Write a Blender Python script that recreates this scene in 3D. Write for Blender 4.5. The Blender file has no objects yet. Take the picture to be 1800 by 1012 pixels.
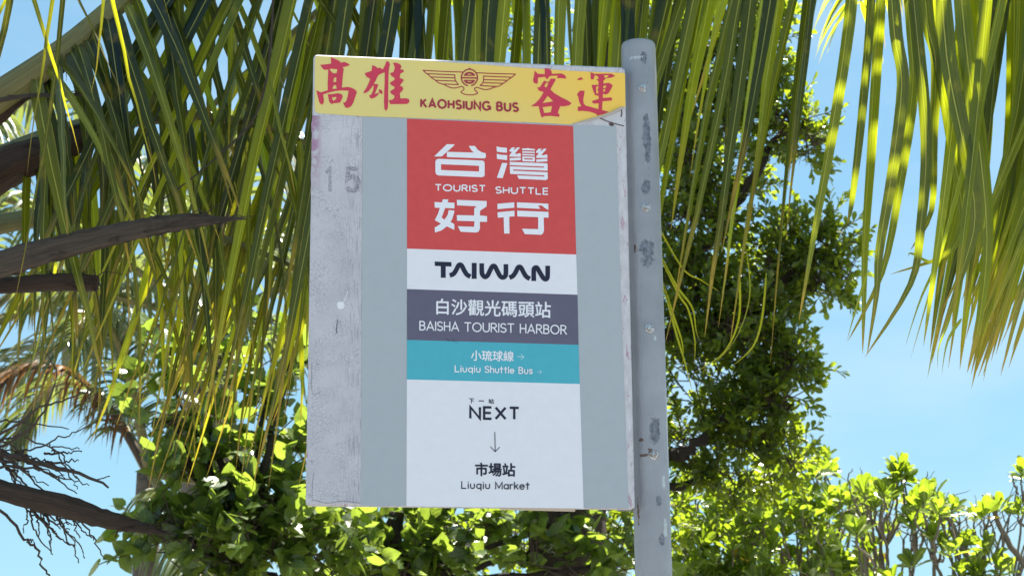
import bpy, math
import numpy as np
from mathutils import Vector, Matrix
from mathutils.geometry import tessellate_polygon

scene = bpy.context.scene
COL = scene.collection
rad = math.radians

# ------------------------------------------------------------------ camera
FPX = 2900.0                      # focal length in photograph pixels (photo 1800 x 1012)
PITCH, ROLL = 13.1, -0.6
CAM = Vector((0.0, 0.0, 1.6))
cd = bpy.data.cameras.new('camera')
cam = bpy.data.objects.new('camera', cd)
COL.objects.link(cam)
cd.sensor_width = 36.0
cd.lens = FPX / 1800 * 36.0
cd.clip_start, cd.clip_end = 0.05, 2000
cd.dof.use_dof, cd.dof.focus_distance, cd.dof.aperture_fstop = True, 2.68, 15.0
RM = Matrix.Rotation(rad(90 + PITCH), 3, 'X') @ Matrix.Rotation(rad(ROLL), 3, 'Z')
cam.matrix_world = Matrix.Translation(CAM) @ RM.to_4x4()
scene.camera = cam

# ------------------------------------------------------------------ light
SUN_EL, SUN_AZ = 61.0, 28.0        # azimuth measured to the right of straight ahead (+Y)
w = bpy.data.worlds.new('World')
scene.world = w
w.use_nodes = True
nt = w.node_tree
bg = nt.nodes['Background']
sky = nt.nodes.new('ShaderNodeTexSky')
sky.sky_type = 'NISHITA'
sky.sun_disc = False
sky.sun_elevation = rad(SUN_EL)
sky.sun_rotation = rad(SUN_AZ)
sky.air_density, sky.dust_density, sky.ozone_density = 1.0, 0.1, 2.0
tint = nt.nodes.new('ShaderNodeMix')
tint.data_type, tint.blend_type = 'RGBA', 'MULTIPLY'
tint.inputs[0].default_value = 1.0
tint.inputs[7].default_value = (0.64, 1.03, 1.24, 1)      # clear sea air: deeper blue than the model's milky horizon
gam = nt.nodes.new('ShaderNodeGamma')                    # bright tropical haze evens out the sky's gradient
gam.inputs[1].default_value = 0.38
nt.links.new(sky.outputs[0], gam.inputs[0])
nt.links.new(gam.outputs[0], tint.inputs[6])
# thin veils of high cloud
tcs = nt.nodes.new('ShaderNodeTexCoord')
mps = nt.nodes.new('ShaderNodeMapping')
mps.inputs['Scale'].default_value = (2.2, 2.2, 7.0)
cns = nt.nodes.new('ShaderNodeTexNoise')
cns.inputs['Scale'].default_value, cns.inputs['Detail'].default_value = 2.0, 6.0
crs = nt.nodes.new('ShaderNodeMapRange')
crs.inputs[1].default_value, crs.inputs[2].default_value, crs.inputs[4].default_value = 0.45, 0.80, 0.40
veil = nt.nodes.new('ShaderNodeMix')
veil.data_type = 'RGBA'
veil.inputs[7].default_value = (2.2, 2.6, 2.9, 1)
nt.links.new(tcs.outputs['Generated'], mps.inputs[0])
nt.links.new(mps.outputs[0], cns.inputs['Vector'])
nt.links.new(cns.outputs[0], crs.inputs[0])
nt.links.new(crs.outputs[0], veil.inputs[0])
nt.links.new(tint.outputs[2], veil.inputs[6])
nt.links.new(veil.outputs[2], bg.inputs[0])
bg.inputs[1].default_value = 0.086
sd = bpy.data.lights.new('sun', 'SUN')
sd.energy, sd.angle, sd.color = 5.0, rad(0.5), (1.0, 0.95, 0.86)
sun = bpy.data.objects.new('sun', sd)
COL.objects.link(sun)
sdir = Vector((math.sin(rad(SUN_AZ)) * math.cos(rad(SUN_EL)), math.cos(rad(SUN_AZ)) * math.cos(rad(SUN_EL)), math.sin(rad(SUN_EL))))
sun.rotation_euler = sdir.to_track_quat('Z', 'Y').to_euler()
sun.location = (5, 20, 25)

vs = scene.view_settings
vs.view_transform, vs.look, vs.gamma, vs.use_curve_mapping = 'Standard', 'None', 1.0, False
vs.exposure = 2.13
scene.cycles.max_bounces = 10
scene.cycles.transmission_bounces = 6
scene.cycles.transparent_max_bounces = 12

# ------------------------------------------------------------------ helpers
def ray(px, py):
    return RM @ Vector(((px - 900.0) / FPX, -(py - 506.0) / FPX, -1.0))

def at(px, py, Y):
    d = ray(px, py)
    return CAM + d * (Y / d.y)

def link(o, parent=None):
    COL.objects.link(o)
    if parent:
        o.parent = parent
    return o

def thing(name, label, cat, loc, group=None):
    o = bpy.data.objects.new(name, None)
    COL.objects.link(o)
    o.empty_display_size = 0.1
    o.location = loc
    o['label'], o['category'] = label, cat
    if group:
        o['group'] = group
    return o

def wloc(o):
    v = Vector((0, 0, 0))
    while o:
        v += o.location
        o = o.parent
    return v

def mesh_obj(name, V, F, mat, parent=None, uv=None, rnd=None, mats=None, fmat=None, smooth=False, loc=None):
    """V world-space vertices, F faces; uv / rnd per vertex."""
    V = np.asarray(V, dtype=np.float64).reshape(-1, 3)
    base = wloc(parent) if parent else Vector(loc or (0, 0, 0))
    V = V - np.array(base)
    me = bpy.data.meshes.new(name)
    me.from_pydata(V.tolist(), [], F)
    if uv is not None:
        uv = np.asarray(uv, dtype=np.float32).reshape(-1, 2)
        lay = me.uv_layers.new(name='UVMap')
        idx = np.empty(len(me.loops), dtype=np.int32)
        me.loops.foreach_get('vertex_index', idx)
        lay.data.foreach_set('uv', uv[idx].ravel())
    if rnd is not None:
        a = me.attributes.new('rnd', 'FLOAT', 'POINT')
        a.data.foreach_set('value', np.asarray(rnd, dtype=np.float32))
    for m in (mats or [mat]):
        me.materials.append(m)
    if fmat is not None:
        me.polygons.foreach_set('material_index', np.asarray(fmat, dtype=np.int32))
    if smooth:
        me.polygons.foreach_set('use_smooth', [True] * len(me.polygons))
    me.update()
    o = bpy.data.objects.new(name, me)
    link(o, parent)
    if not parent and loc:
        o.location = loc
    return o

class MB:
    def __init__(self):
        self.V, self.F, self.U, self.R, self.M = [], [], [], [], []
        self.n = 0
    def add(self, V, F, U=None, R=0.5, m=0):
        V = np.asarray(V, dtype=np.float64).reshape(-1, 3)
        k = len(V)
        self.V.append(V)
        self.F.extend([tuple(i + self.n for i in f) for f in F])
        self.M.extend([m] * len(F))
        self.U.append(np.zeros((k, 2)) if U is None else np.asarray(U, dtype=np.float64).reshape(-1, 2))
        self.R.append(np.full(k, R) if np.isscalar(R) else np.asarray(R))
        self.n += k
    def build(self, name, mat, parent=None, mats=None, smooth=False, loc=None):
        return mesh_obj(name, np.concatenate(self.V), self.F, mat, parent, np.concatenate(self.U), np.concatenate(self.R),
                        mats, self.M if mats else None, smooth, loc)

def nrm(v):
    v = np.asarray(v, dtype=float)
    return v / (np.linalg.norm(v) + 1e-12)

def tube(mb, pts, radii, sides=8, R=0.5, m=0, cap=True, flat=1.0, up=(0, 0, 1), ridge=0.0):
    pts = np.array([tuple(p) for p in pts], dtype=float)
    n = len(pts)
    radii = np.full(n, radii) if np.isscalar(radii) else np.asarray(radii, dtype=float)
    T = np.gradient(pts, axis=0)
    V, U, F = [], [], []
    L = 0.0
    rg = np.random.default_rng(n * 7 + sides)
    prof = 1 + ridge * rg.uniform(-1, 1, sides)
    a = np.array(up, dtype=float)
    for i in range(n):
        t = nrm(T[i])
        if abs(np.dot(t, a)) > 0.97:
            a = np.array((1.0, 0.1, 0))
        s = nrm(np.cross(t, a))
        b = nrm(np.cross(s, t))
        if i:
            L += np.linalg.norm(pts[i] - pts[i - 1])
        for k in range(sides):
            th = 2 * math.pi * k / sides
            rr = radii[i] * (prof[k] * (1 + ridge * .35 * rg.normal()) if ridge else 1.0)
            V.append(pts[i] + rr * (math.cos(th) * s + flat * math.sin(th) * b))
            U.append((L, k / sides))
    for i in range(n - 1):
        for k in range(sides):
            k2 = (k + 1) % sides
            F.append((i * sides + k, i * sides + k2, (i + 1) * sides + k2, (i + 1) * sides + k))
    if cap:
        F.append(tuple(range(sides))[::-1])
        F.append(tuple((n - 1) * sides + k for k in range(sides)))
    mb.add(V, F, U, R, m)

def catmull(pts, sub=6, closed=False):
    P = [np.array(tuple(p), dtype=float) for p in pts]
    n = len(P)
    out = []
    rng_ = range(n) if closed else range(n - 1)
    for i in rng_:
        if closed:
            p0, p1, p2, p3 = P[(i - 1) % n], P[i], P[(i + 1) % n], P[(i + 2) % n]
        else:
            p0, p1, p2, p3 = P[max(i - 1, 0)], P[i], P[i + 1], P[min(i + 2, n - 1)]
        for k in range(sub):
            t = k / sub
            out.append(0.5 * (2 * p1 + (p2 - p0) * t + (2 * p0 - 5 * p1 + 4 * p2 - p3) * t * t + (3 * p1 - p0 - 3 * p2 + p3) * t ** 3))
    if not closed:
        out.append(P[-1])
    return out

# ------------------------------------------------------------------ materials
class NT:
    def __init__(self, name):
        self.m = bpy.data.materials.new(name)
        self.m.use_nodes = True
        self.t = self.m.node_tree
        self.bsdf = self.t.nodes['Principled BSDF']
        self.out = self.t.nodes['Material Output']
    def n(self, typ, **kw):
        o = self.t.nodes.new(typ)
        for k, v in kw.items():
            if k.startswith('i_'):
                o.inputs[k[2:].replace('_', ' ')].default_value = v
            elif k.startswith('n_'):
                o.inputs[int(k[2:])].default_value = v
            else:
                setattr(o, k, v)
        return o
    def l(self, a, b):
        self.t.links.new(a, b)
    def ramp(self, fac, stops, interp='LINEAR'):
        r = self.t.nodes.new('ShaderNodeValToRGB')
        r.color_ramp.interpolation = interp
        e = r.color_ramp.elements
        while len(e) < len(stops):
            e.new(0.5)
        for x, (p, c) in zip(e, stops):
            x.position = p
            x.color = (c, c, c, 1) if np.isscalar(c) else tuple(c) + (1,)
        self.l(fac, r.inputs[0])
        return r.outputs[0]
    def mix(self, fac, a, b, mode='MIX'):
        x = self.t.nodes.new('ShaderNodeMix')
        x.data_type = 'RGBA'
        x.blend_type = mode
        for i, v in ((0, fac), (6, a), (7, b)):
            if hasattr(v, 'is_linked') or isinstance(v, bpy.types.NodeSocket):
                self.l(v, x.inputs[i])
            else:
                x.inputs[i].default_value = v if i == 0 else tuple(v) + (1,)
        return x.outputs[2]
    def math(self, op, a, b=None, clamp=False):
        x = self.t.nodes.new('ShaderNodeMath')
        x.operation = op
        x.use_clamp = clamp
        for i, v in ((0, a), (1, b)):
            if v is None:
                continue
            if isinstance(v, bpy.types.NodeSocket):
                self.l(v, x.inputs[i])
            else:
                x.inputs[i].default_value = v
        return x.outputs[0]
    def uv(self, scale=(1, 1, 1), loc=(0, 0, 0)):
        c = self.t.nodes.new('ShaderNodeTexCoord')
        mp = self.t.nodes.new('ShaderNodeMapping')
        mp.inputs['Scale'].default_value = scale
        mp.inputs['Location'].default_value = loc
        self.l(c.outputs['UV'], mp.inputs[0])
        return mp.outputs[0]
    def obj(self, scale=(1, 1, 1)):
        c = self.t.nodes.new('ShaderNodeTexCoord')
        mp = self.t.nodes.new('ShaderNodeMapping')
        mp.inputs['Scale'].default_value = scale
        self.l(c.outputs['Object'], mp.inputs[0])
        return mp.outputs[0]
    def noise(self, vec, scale, detail=4, rough=0.55, dist=0.0):
        x = self.n('ShaderNodeTexNoise', i_Scale=scale, i_Detail=detail, i_Roughness=rough, i_Distortion=dist)
        self.l(vec, x.inputs['Vector'])
        return x.outputs['Fac']
    def bump(self, h, strength=0.3, dist=0.002):
        b = self.n('ShaderNodeBump', i_Strength=strength, i_Distance=dist)
        self.l(h, b.inputs['Height'])
        self.l(b.outputs[0], self.bsdf.inputs['Normal'])
        return b

def m_flat(name, col, rough=0.45, var=0.06, spec=0.4):
    """printed vinyl: slight mottling, faint dirt"""
    t = NT(name)
    f = t.noise(t.uv((9, 9, 9)), 6.0, 6, 0.6)
    c = t.mix(t.ramp(f, [(0.3, 0.0), (0.75, 1.0)]), tuple(x * (1 - var) for x in col), tuple(min(1, x * (1 + var * .6)) for x in col))
    g = t.noise(t.uv((60, 60, 60)), 9.0, 3, 0.6)
    c = t.mix(t.ramp(g, [(0.7, 0.0), (0.8, 0.18)]), c, tuple(x * .55 for x in col))
    t.l(c, t.bsdf.inputs['Base Color'])
    t.bsdf.inputs['Roughness'].default_value = rough
    t.bsdf.inputs['Specular IOR Level'].default_value = spec
    h = t.noise(t.uv((6, 6, 6)), 3.0, 2, 0.5)
    t.bump(h, 0.15, 0.004)
    return t.m

def m_leaf(name, dark, light, trans, tfac=0.45, rough=0.4, vein=(0.3, 0.32, 0.06), vein_w=0.05, tip=None, spec=0.5, stripes=0.0, yellow=None, trange=(0.75, 1.0)):
    t = NT(name)
    a = t.n('ShaderNodeAttribute', attribute_name='rnd').outputs['Fac']
    c = t.mix(a, dark, light)
    uvn = t.n('ShaderNodeTexCoord').outputs['UV']
    sp = t.n('ShaderNodeSeparateXYZ')
    t.l(uvn, sp.inputs[0])
    u, v = sp.outputs[0], sp.outputs[1]
    tr = t.mix(a, tuple(x * trange[0] for x in trans), tuple(min(1, x * trange[1]) for x in trans))
    mott = t.noise(t.obj((1, 1, 1)), 55.0, 3, 0.6)
    c = t.mix(t.ramp(mott, [(0.35, 0.0), (0.7, 0.5)]), c, tuple(x * 1.5 for x in light))
    streak = t.noise(t.uv((26, 1.1, 1)), 1.0, 3, 0.6)
    sk = t.ramp(streak, [(0.30, 0.72), (0.70, 1.25)])
    c = t.mix(1.0, c, sk, 'MULTIPLY')
    tr = t.mix(1.0, tr, sk, 'MULTIPLY')
    blot = t.noise(t.obj((1, 1, 1)), 16.0, 3, 0.6)
    blot = t.ramp(blot, [(0.60, 0.0), (0.68, 0.55)])
    if yellow:
        yf = t.ramp(a, [(0.90, 0.0), (0.93, 1.0)])
        c = t.mix(yf, c, yellow)
        tr = t.mix(yf, tr, tuple(min(1, x * 1.3) for x in yellow))
    if tip:
        nn = t.noise(t.obj((1, 1, 1)), 12.0, 2, 0.5)
        f = t.math('ADD', v, t.math('MULTIPLY', t.math('SUBTRACT', nn, 0.5), 0.35))
        f = t.ramp(f, [(0.80, 0.0), (0.93, 0.5), (1.0, 1.0)])
        c = t.mix(f, c, tip)
        tr = t.mix(f, tr, tuple(x * 1.3 for x in tip))
        c = t.mix(t.math('MULTIPLY', blot, 0.5), c, tip)
    d = t.math('ABSOLUTE', t.math('SUBTRACT', u, 0.5))
    vf = t.math('LESS_THAN', d, vein_w)
    c = t.mix(vf, c, vein)
    t.l(c, t.bsdf.inputs['Base Color'])
    t.bsdf.inputs['Roughness'].default_value = rough
    t.bsdf.inputs['Specular IOR Level'].default_value = spec
    if stripes:
        wv = t.n('ShaderNodeTexWave', i_Scale=stripes, i_Distortion=0.4)
        t.l(uvn, wv.inputs['Vector'])
        t.bump(wv.outputs['Fac'], 0.25, 0.002)
    tl = t.n('ShaderNodeBsdfTranslucent')
    t.l(tr, tl.inputs['Color'])
    mx = t.n('ShaderNodeMixShader')
    mx.inputs[0].default_value = tfac
    t.l(t.bsdf.outputs[0], mx.inputs[1])
    t.l(tl.outputs[0], mx.inputs[2])
    t.l(mx.outputs[0], t.out.inputs[0])
    return t.m

def m_bark(name, c1, c2, along=3.0, around=14.0, rough=0.85, bump=0.6, dist=0.01, lines=None):
    t = NT(name)
    f = t.noise(t.uv((along, around, 1)), 2.0, 8, 0.65, 0.6)
    c = t.mix(t.ramp(f, [(0.3, 0.0), (0.7, 1.0)]), c1, c2)
    g = t.noise(t.obj((1, 1, 1)), 14.0, 4)
    c = t.mix(t.ramp(g, [(0.55, 0.0), (0.75, 0.6)]), c, tuple(x * .5 for x in c1))
    t.l(c, t.bsdf.inputs['Base Color'])
    t.bsdf.inputs['Roughness'].default_value = rough
    t.bump(f, bump, dist)
    return t.m

# vinyl colours
M_RED = m_flat('red_vinyl', (0.62, 0.068, 0.064))
M_WHITE = m_flat('white_vinyl', (0.755, 0.745, 0.80), var=0.03)
M_LWHITE = m_flat('white_letter_vinyl', (0.79, 0.785, 0.84), var=0.03)
M_SLATE = m_flat('slate_vinyl', (0.118, 0.107, 0.165))
M_TEAL = m_flat('teal_vinyl', (0.068, 0.41, 0.51))
M_GREY = m_flat('grey_vinyl', (0.39, 0.425, 0.46), var=0.03)
M_NAVY = m_flat('navy_ink', (0.010, 0.010, 0.035))
M_CRIM = m_flat('crimson_ink', (0.60, 0.042, 0.082))
M_BROWNRED = m_flat('dark_red_ink', (0.36, 0.03, 0.05))
M_PALETEAL = m_flat('pale_teal_ink', (0.50, 0.70, 0.76))

def yellow_mat():
    t = NT('yellow_vinyl')
    sp = t.n('ShaderNodeSeparateXYZ')
    t.l(t.uv((1, 1, 1)), sp.inputs[0])
    # yellow runs from paler at lower left to deeper at upper right
    f = t.math('ADD', sp.outputs[0], t.math('MULTIPLY', sp.outputs[1], -0.9))
    f = t.math('ADD', f, t.math('MULTIPLY', t.noise(t.uv((8, 8, 8)), 1.2, 3), 0.12))
    c = t.mix(t.ramp(f, [(0.66, 0.0), (0.98, 1.0)]), (0.74, 0.60, 0.20), (0.90, 0.56, 0.085))
    st = t.noise(t.uv((18, 60, 1)), 2.0, 5, 0.6)
    c = t.mix(t.ramp(st, [(0.62, 0.0), (0.8, 0.25)]), c, (0.5, 0.38, 0.12))
    t.l(c, t.bsdf.inputs['Base Color'])
    t.bsdf.inputs['Roughness'].default_value = 0.4
    t.bump(t.noise(t.uv((10, 10, 10)), 3.0, 2), 0.12, 0.004)
    return t.m
M_YELLOW = yellow_mat()

def panel_mat():
    t = NT('chipped_white_paint')
    n1 = t.noise(t.uv((40, 14, 1)), 3.0, 6, 0.65)
    c = t.mix(t.ramp(n1, [(0.3, 0.0), (0.7, 1.0)]), (0.46, 0.44, 0.47), (0.62, 0.61, 0.64))
    n2 = t.noise(t.uv((30, 9, 1)), 4.0, 5, 0.7, 0.8)
    c = t.mix(t.ramp(n2, [(0.60, 0.0), (0.63, 0.75)]), c, (0.36, 0.17, 0.27))
    n3 = t.noise(t.uv((70, 30, 1), (3, 1, 0)), 4.0, 4, 0.6)
    c = t.mix(t.ramp(n3, [(0.68, 0.0), (0.71, 0.9)]), c, (0.09, 0.06, 0.05))
    t.l(c, t.bsdf.inputs['Base Color'])
    t.bsdf.inputs['Roughness'].default_value = 0.6
    t.bump(n2, 0.4, 0.002)
    return t.m
M_PANEL = panel_mat()

def crackle_mat():
    t = NT('crazed_old_paint')
    vecw = t.uv((1, 1, 1))
    wob = t.n('ShaderNodeTexNoise', i_Scale=60.0, i_Detail=3.0)
    t.l(vecw, wob.inputs['Vector'])
    va = t.n('ShaderNodeVectorMath', operation='MULTIPLY_ADD')
    t.l(wob.outputs['Color'], va.inputs[0])
    va.inputs[1].default_value = (0.010, 0.010, 0)
    t.l(vecw, va.inputs[2])
    v1 = t.n('ShaderNodeTexVoronoi', feature='DISTANCE_TO_EDGE', i_Scale=170.0)
    t.l(va.outputs[0], v1.inputs['Vector'])
    n1 = t.noise(vecw, 26.0, 5, 0.65)
    crack = t.math('MULTIPLY', t.ramp(v1.outputs['Distance'], [(0.015, 1.0), (0.10, 0.0)]), t.ramp(n1, [(0.40, 0.05), (0.66, 0.75)]))
    # long vertical drag lines next to the poster
    sp = t.n('ShaderNodeSeparateXYZ')
    t.l(vecw, sp.inputs[0])
    lines = t.noise(t.uv((420, 26, 1)), 1.0, 4, 0.6)
    near = t.ramp(sp.outputs[0], [(0.585, 0.0), (0.62, 1.0)])
    drag = t.math('MULTIPLY', t.ramp(lines, [(0.52, 0.0), (0.62, 0.7)]), near)
    hl = t.noise(t.uv((9, 130, 1)), 1.0, 3, 0.55, 0.3)
    hl = t.ramp(hl, [(0.70, 0.0), (0.74, 0.4)])
    tot = t.math('MAXIMUM', t.math('MAXIMUM', crack, drag), hl)
    base = t.mix(t.ramp(t.noise(vecw, 14.0, 4), [(0.3, 0.0), (0.7, 1.0)]), (0.46, 0.445, 0.49), (0.57, 0.555, 0.595))
    c = t.mix(t.math('MULTIPLY', tot, 0.62), base, (0.12, 0.105, 0.15))
    # purple remains of an older print along the left edge
    pn = t.noise(t.uv((30, 30, 1)), 2.2, 5, 0.7)
    top = t.ramp(sp.outputs[1], [(0.26, 1.0), (0.34, 0.0)])
    lef = t.ramp(sp.outputs[0], [(0.556, 1.0), (0.566, 0.0)])
    pf = t.math('MULTIPLY', t.math('MULTIPLY', top, lef), t.ramp(pn, [(0.40, 0.0), (0.50, 0.8)]))
    c = t.mix(pf, c, (0.33, 0.14, 0.27))
    t.l(c, t.bsdf.inputs['Base Color'])
    t.bsdf.inputs['Roughness'].default_value = 0.75
    t.bump(t.math('SUBTRACT', 1.0, tot), 0.25, 0.001)
    return t.m
M_CRACK = crackle_mat()

def speckle_mat(name, col, thr=0.5):
    t = NT(name)
    f = t.noise(t.uv((1, 1, 1)), 520.0, 2, 0.6)
    f = t.ramp(f, [(thr - .04, 0.0), (thr + .08, 0.50)])
    t.bsdf.inputs['Base Color'].default_value = tuple(col) + (1,)
    t.bsdf.inputs['Roughness'].default_value = 0.7
    t.l(f, t.bsdf.inputs['Alpha'])
    return t.m
M_STAMP = speckle_mat('worn_stamp_ink', (0.05, 0.055, 0.09), 0.50)

def pole_mat():
    t = NT('grey_pole_paint')
    n1 = t.noise(t.uv((1, 1, 1)), 9.0, 6, 0.6)
    c = t.mix(t.ramp(n1, [(0.3, 0.0), (0.7, 1.0)]), (0.245, 0.25, 0.275), (0.345, 0.35, 0.375))
    v = t.uv((1, 1, 1))
    wob = t.noise(v, 45.0, 5, 0.7)
    tot = None
    # worn patches where a clamp once sat: (along pole z, around) centres
    for (pu, pv, ru, rv) in PATCHES:
        mp = t.n('ShaderNodeMapping')
        mp.inputs['Location'].default_value = (-pu / ru, -pv / rv, 0)
        mp.inputs['Scale'].default_value = (1 / ru, 1 / rv, 1)
        t.l(v, mp.inputs[0])
        ln = t.n('ShaderNodeVectorMath', operation='LENGTH')
        t.l(mp.outputs[0], ln.inputs[0])
        d = t.math('ADD', ln.outputs['Value'], t.math('MULTIPLY', t.math('SUBTRACT', wob, 0.5), 3.2))
        f = t.ramp(d, [(0.72, 1.0), (0.92, 0.0)])
        tot = f if tot is None else t.math('MAXIMUM', tot, f)
    fine = t.noise(v, 120.0, 4, 0.7)
    pc = t.mix(t.ramp(fine, [(0.4, 0.0), (0.62, 1.0)]), (0.065, 0.07, 0.095), (0.20, 0.21, 0.25))
    c = t.mix(t.math('MULTIPLY', tot, 0.85), c, pc)
    sc = t.noise(v, 38.0, 4, 0.7)
    c = t.mix(t.ramp(sc, [(0.69, 0.0), (0.73, 0.7)]), c, (0.56, 0.58, 0.60))
    for plist, pcol, amt in ((CHIPS, (0.50, 0.53, 0.54), 0.8), (RUST, (0.10, 0.045, 0.022), 0.9)):
        for (pu, pv, ru, rv) in plist:
            mp = t.n('ShaderNodeMapping')
            mp.inputs['Location'].default_value = (-pu / ru, -pv / rv, 0)
            mp.inputs['Scale'].default_value = (1 / ru, 1 / rv, 1)
            t.l(v, mp.inputs[0])
            ln = t.n('ShaderNodeVectorMath', operation='LENGTH')
            t.l(mp.outputs[0], ln.inputs[0])
            wob2 = t.noise(v, 150.0, 4, 0.7)
            d = t.math('ADD', ln.outputs['Value'], t.math('MULTIPLY', t.math('SUBTRACT', wob2, 0.5), 3.6))
            c = t.mix(t.math('MULTIPLY', t.ramp(d, [(0.70, 1.0), (0.90, 0.0)]), amt), c, pcol)
    rs = t.noise(t.uv((1, 1, 1), (5, 2, 0)), 55.0, 3, 0.6)
    c = t.mix(t.ramp(rs, [(0.745, 0.0), (0.775, 0.9)]), c, (0.12, 0.055, 0.03))
    t.l(c, t.bsdf.inputs['Base Color'])
    t.bsdf.inputs['Roughness'].default_value = 0.40
    t.bsdf.inputs['Metallic'].default_value = 0.2
    t.bsdf.inputs['Specular IOR Level'].default_value = 0.6
    h = t.noise(t.uv((14, 60, 1)), 3.0, 5, 0.6, 0.8)
    h2 = t.math('SUBTRACT', h, t.math('MULTIPLY', tot, 0.6))
    t.bump(h2, 0.38, 0.003)
    return t.m

def m_metal(name, col, rough=0.35, metal=0.8):
    t = NT(name)
    n1 = t.noise(t.obj((1, 1, 1)), 260.0, 4, 0.6)
    c = t.mix(t.ramp(n1, [(0.45, 0.0), (0.68, 1.0)]), col, (0.22, 0.12, 0.07))
    t.l(c, t.bsdf.inputs['Base Color'])
    t.bsdf.inputs['Roughness'].default_value = rough
    t.bsdf.inputs['Metallic'].default_value = metal
    return t.m
M_BOLT = m_metal('weathered_steel', (0.55, 0.55, 0.56))

# ------------------------------------------------------------------ ground
def ground():
    t = NT('pale_pavement')
    f = t.noise(t.obj((1, 1, 1)), 0.8, 8, 0.6)
    c = t.mix(t.ramp(f, [(0.3, 0.0), (0.7, 1.0)]), (0.17, 0.165, 0.16), (0.24, 0.235, 0.225))
    g = t.noise(t.obj((1, 1, 1)), 90.0, 4, 0.6)
    c = t.mix(t.ramp(g, [(0.55, 0.0), (0.8, 0.5)]), c, (0.22, 0.21, 0.2))
    t.l(c, t.bsdf.inputs['Base Color'])
    t.bsdf.inputs['Roughness'].default_value = 0.9
    t.bump(g, 0.3, 0.004)
    S = 600
    o = mesh_obj('ground', [(-S, -S, 0), (S, -S, 0), (S, S, 0), (-S, S, 0)], [(0, 1, 2, 3)], t.m)
    o['kind'] = 'structure'
ground()

# ------------------------------------------------------------------ the bus stop sign
YAW = rad(5.9)
EX = Vector((math.cos(YAW), math.sin(YAW), 0))          # to the right along the sign
EN = Vector((math.sin(YAW), -math.cos(YAW), 0))         # out of the face, towards the viewer
S0 = at(826, 500, 2.62)

def S(px, py, h=0.0):
    d = ray(px, py)
    k = (S0 - CAM).dot(EN) / d.dot(EN)
    return CAM + d * k + EN * h

class SignMesh:
    """flat pieces lying on the sign face; outlines measured in photograph pixels"""
    def __init__(self, h):
        self.h, self.k = h, 0
        self.mb = MB()
    def z(self):
        self.k += 1
        return self.h + self.k * 1.2e-5
    def _add(self, pts, F):
        z = self.z()
        self.mb.add([S(x, y, z) for x, y in pts], F, [(x / 1000, y / 1000) for x, y in pts])
    def poly(self, outer, holes=()):
        loops = [[Vector((x, y, 0)) for x, y in l] for l in [outer] + list(holes)]
        pts = [p for l in [outer] + list(holes) for p in l]
        tris = tessellate_polygon(loops)
        F = []
        for a, b, c in tris:
            (ax, ay), (bx, by), (cx, cy) = pts[a], pts[b], pts[c]
            cr = (bx - ax) * (cy - ay) - (by - ay) * (cx - ax)
            F.append((a, c, b) if cr > 0 else (a, b, c))
        self._add(pts, F)
    def stroke(self, pts, w, closed=False, cap='butt'):
        P = [np.array(p, dtype=float) for p in pts]
        n = len(P)
        L, R = [], []
        for i in range(n):
            if closed:
                a, b = P[i] - P[i - 1], P[(i + 1) % n] - P[i]
            else:
                a = P[i] - P[i - 1] if i else P[1] - P[0]
                b = P[i + 1] - P[i] if i < n - 1 else P[-1] - P[-2]
            a, b = nrm(a), nrm(b)
            m = a + b
            m = nrm(m) if np.linalg.norm(m) > 1e-6 else b
            c = max(0.42, abs(np.dot(m, b)))
            nv = np.array((-m[1], m[0])) * (w / 2 / c)
            L.append(P[i] + nv)
            R.append(P[i] - nv)
        pts2 = L + R
        F = []
        for i in range(n if closed else n - 1):
            j = (i + 1) % n
            F.append((i, j, n + j, n + i))
        self._add(pts2, F)
        if cap == 'round' and not closed:
            for e in (P[0], P[-1]):
                self.disc(e, w / 2)
    def disc(self, c, r, n=14):
        self._add([(c[0] + r * math.cos(2 * math.pi * k / n), c[1] - r * math.sin(2 * math.pi * k / n)) for k in range(n)], [tuple(range(n))])
    def build(self, name, mat, parent):
        return self.mb.build(name, mat, parent)

def arc(cx, cy, rx, ry, a0, a1, n=14):
    return [(cx + rx * math.cos(rad(a0 + (a1 - a0) * k / n)), cy + ry * math.sin(rad(a0 + (a1 - a0) * k / n))) for k in range(n + 1)]

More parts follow.
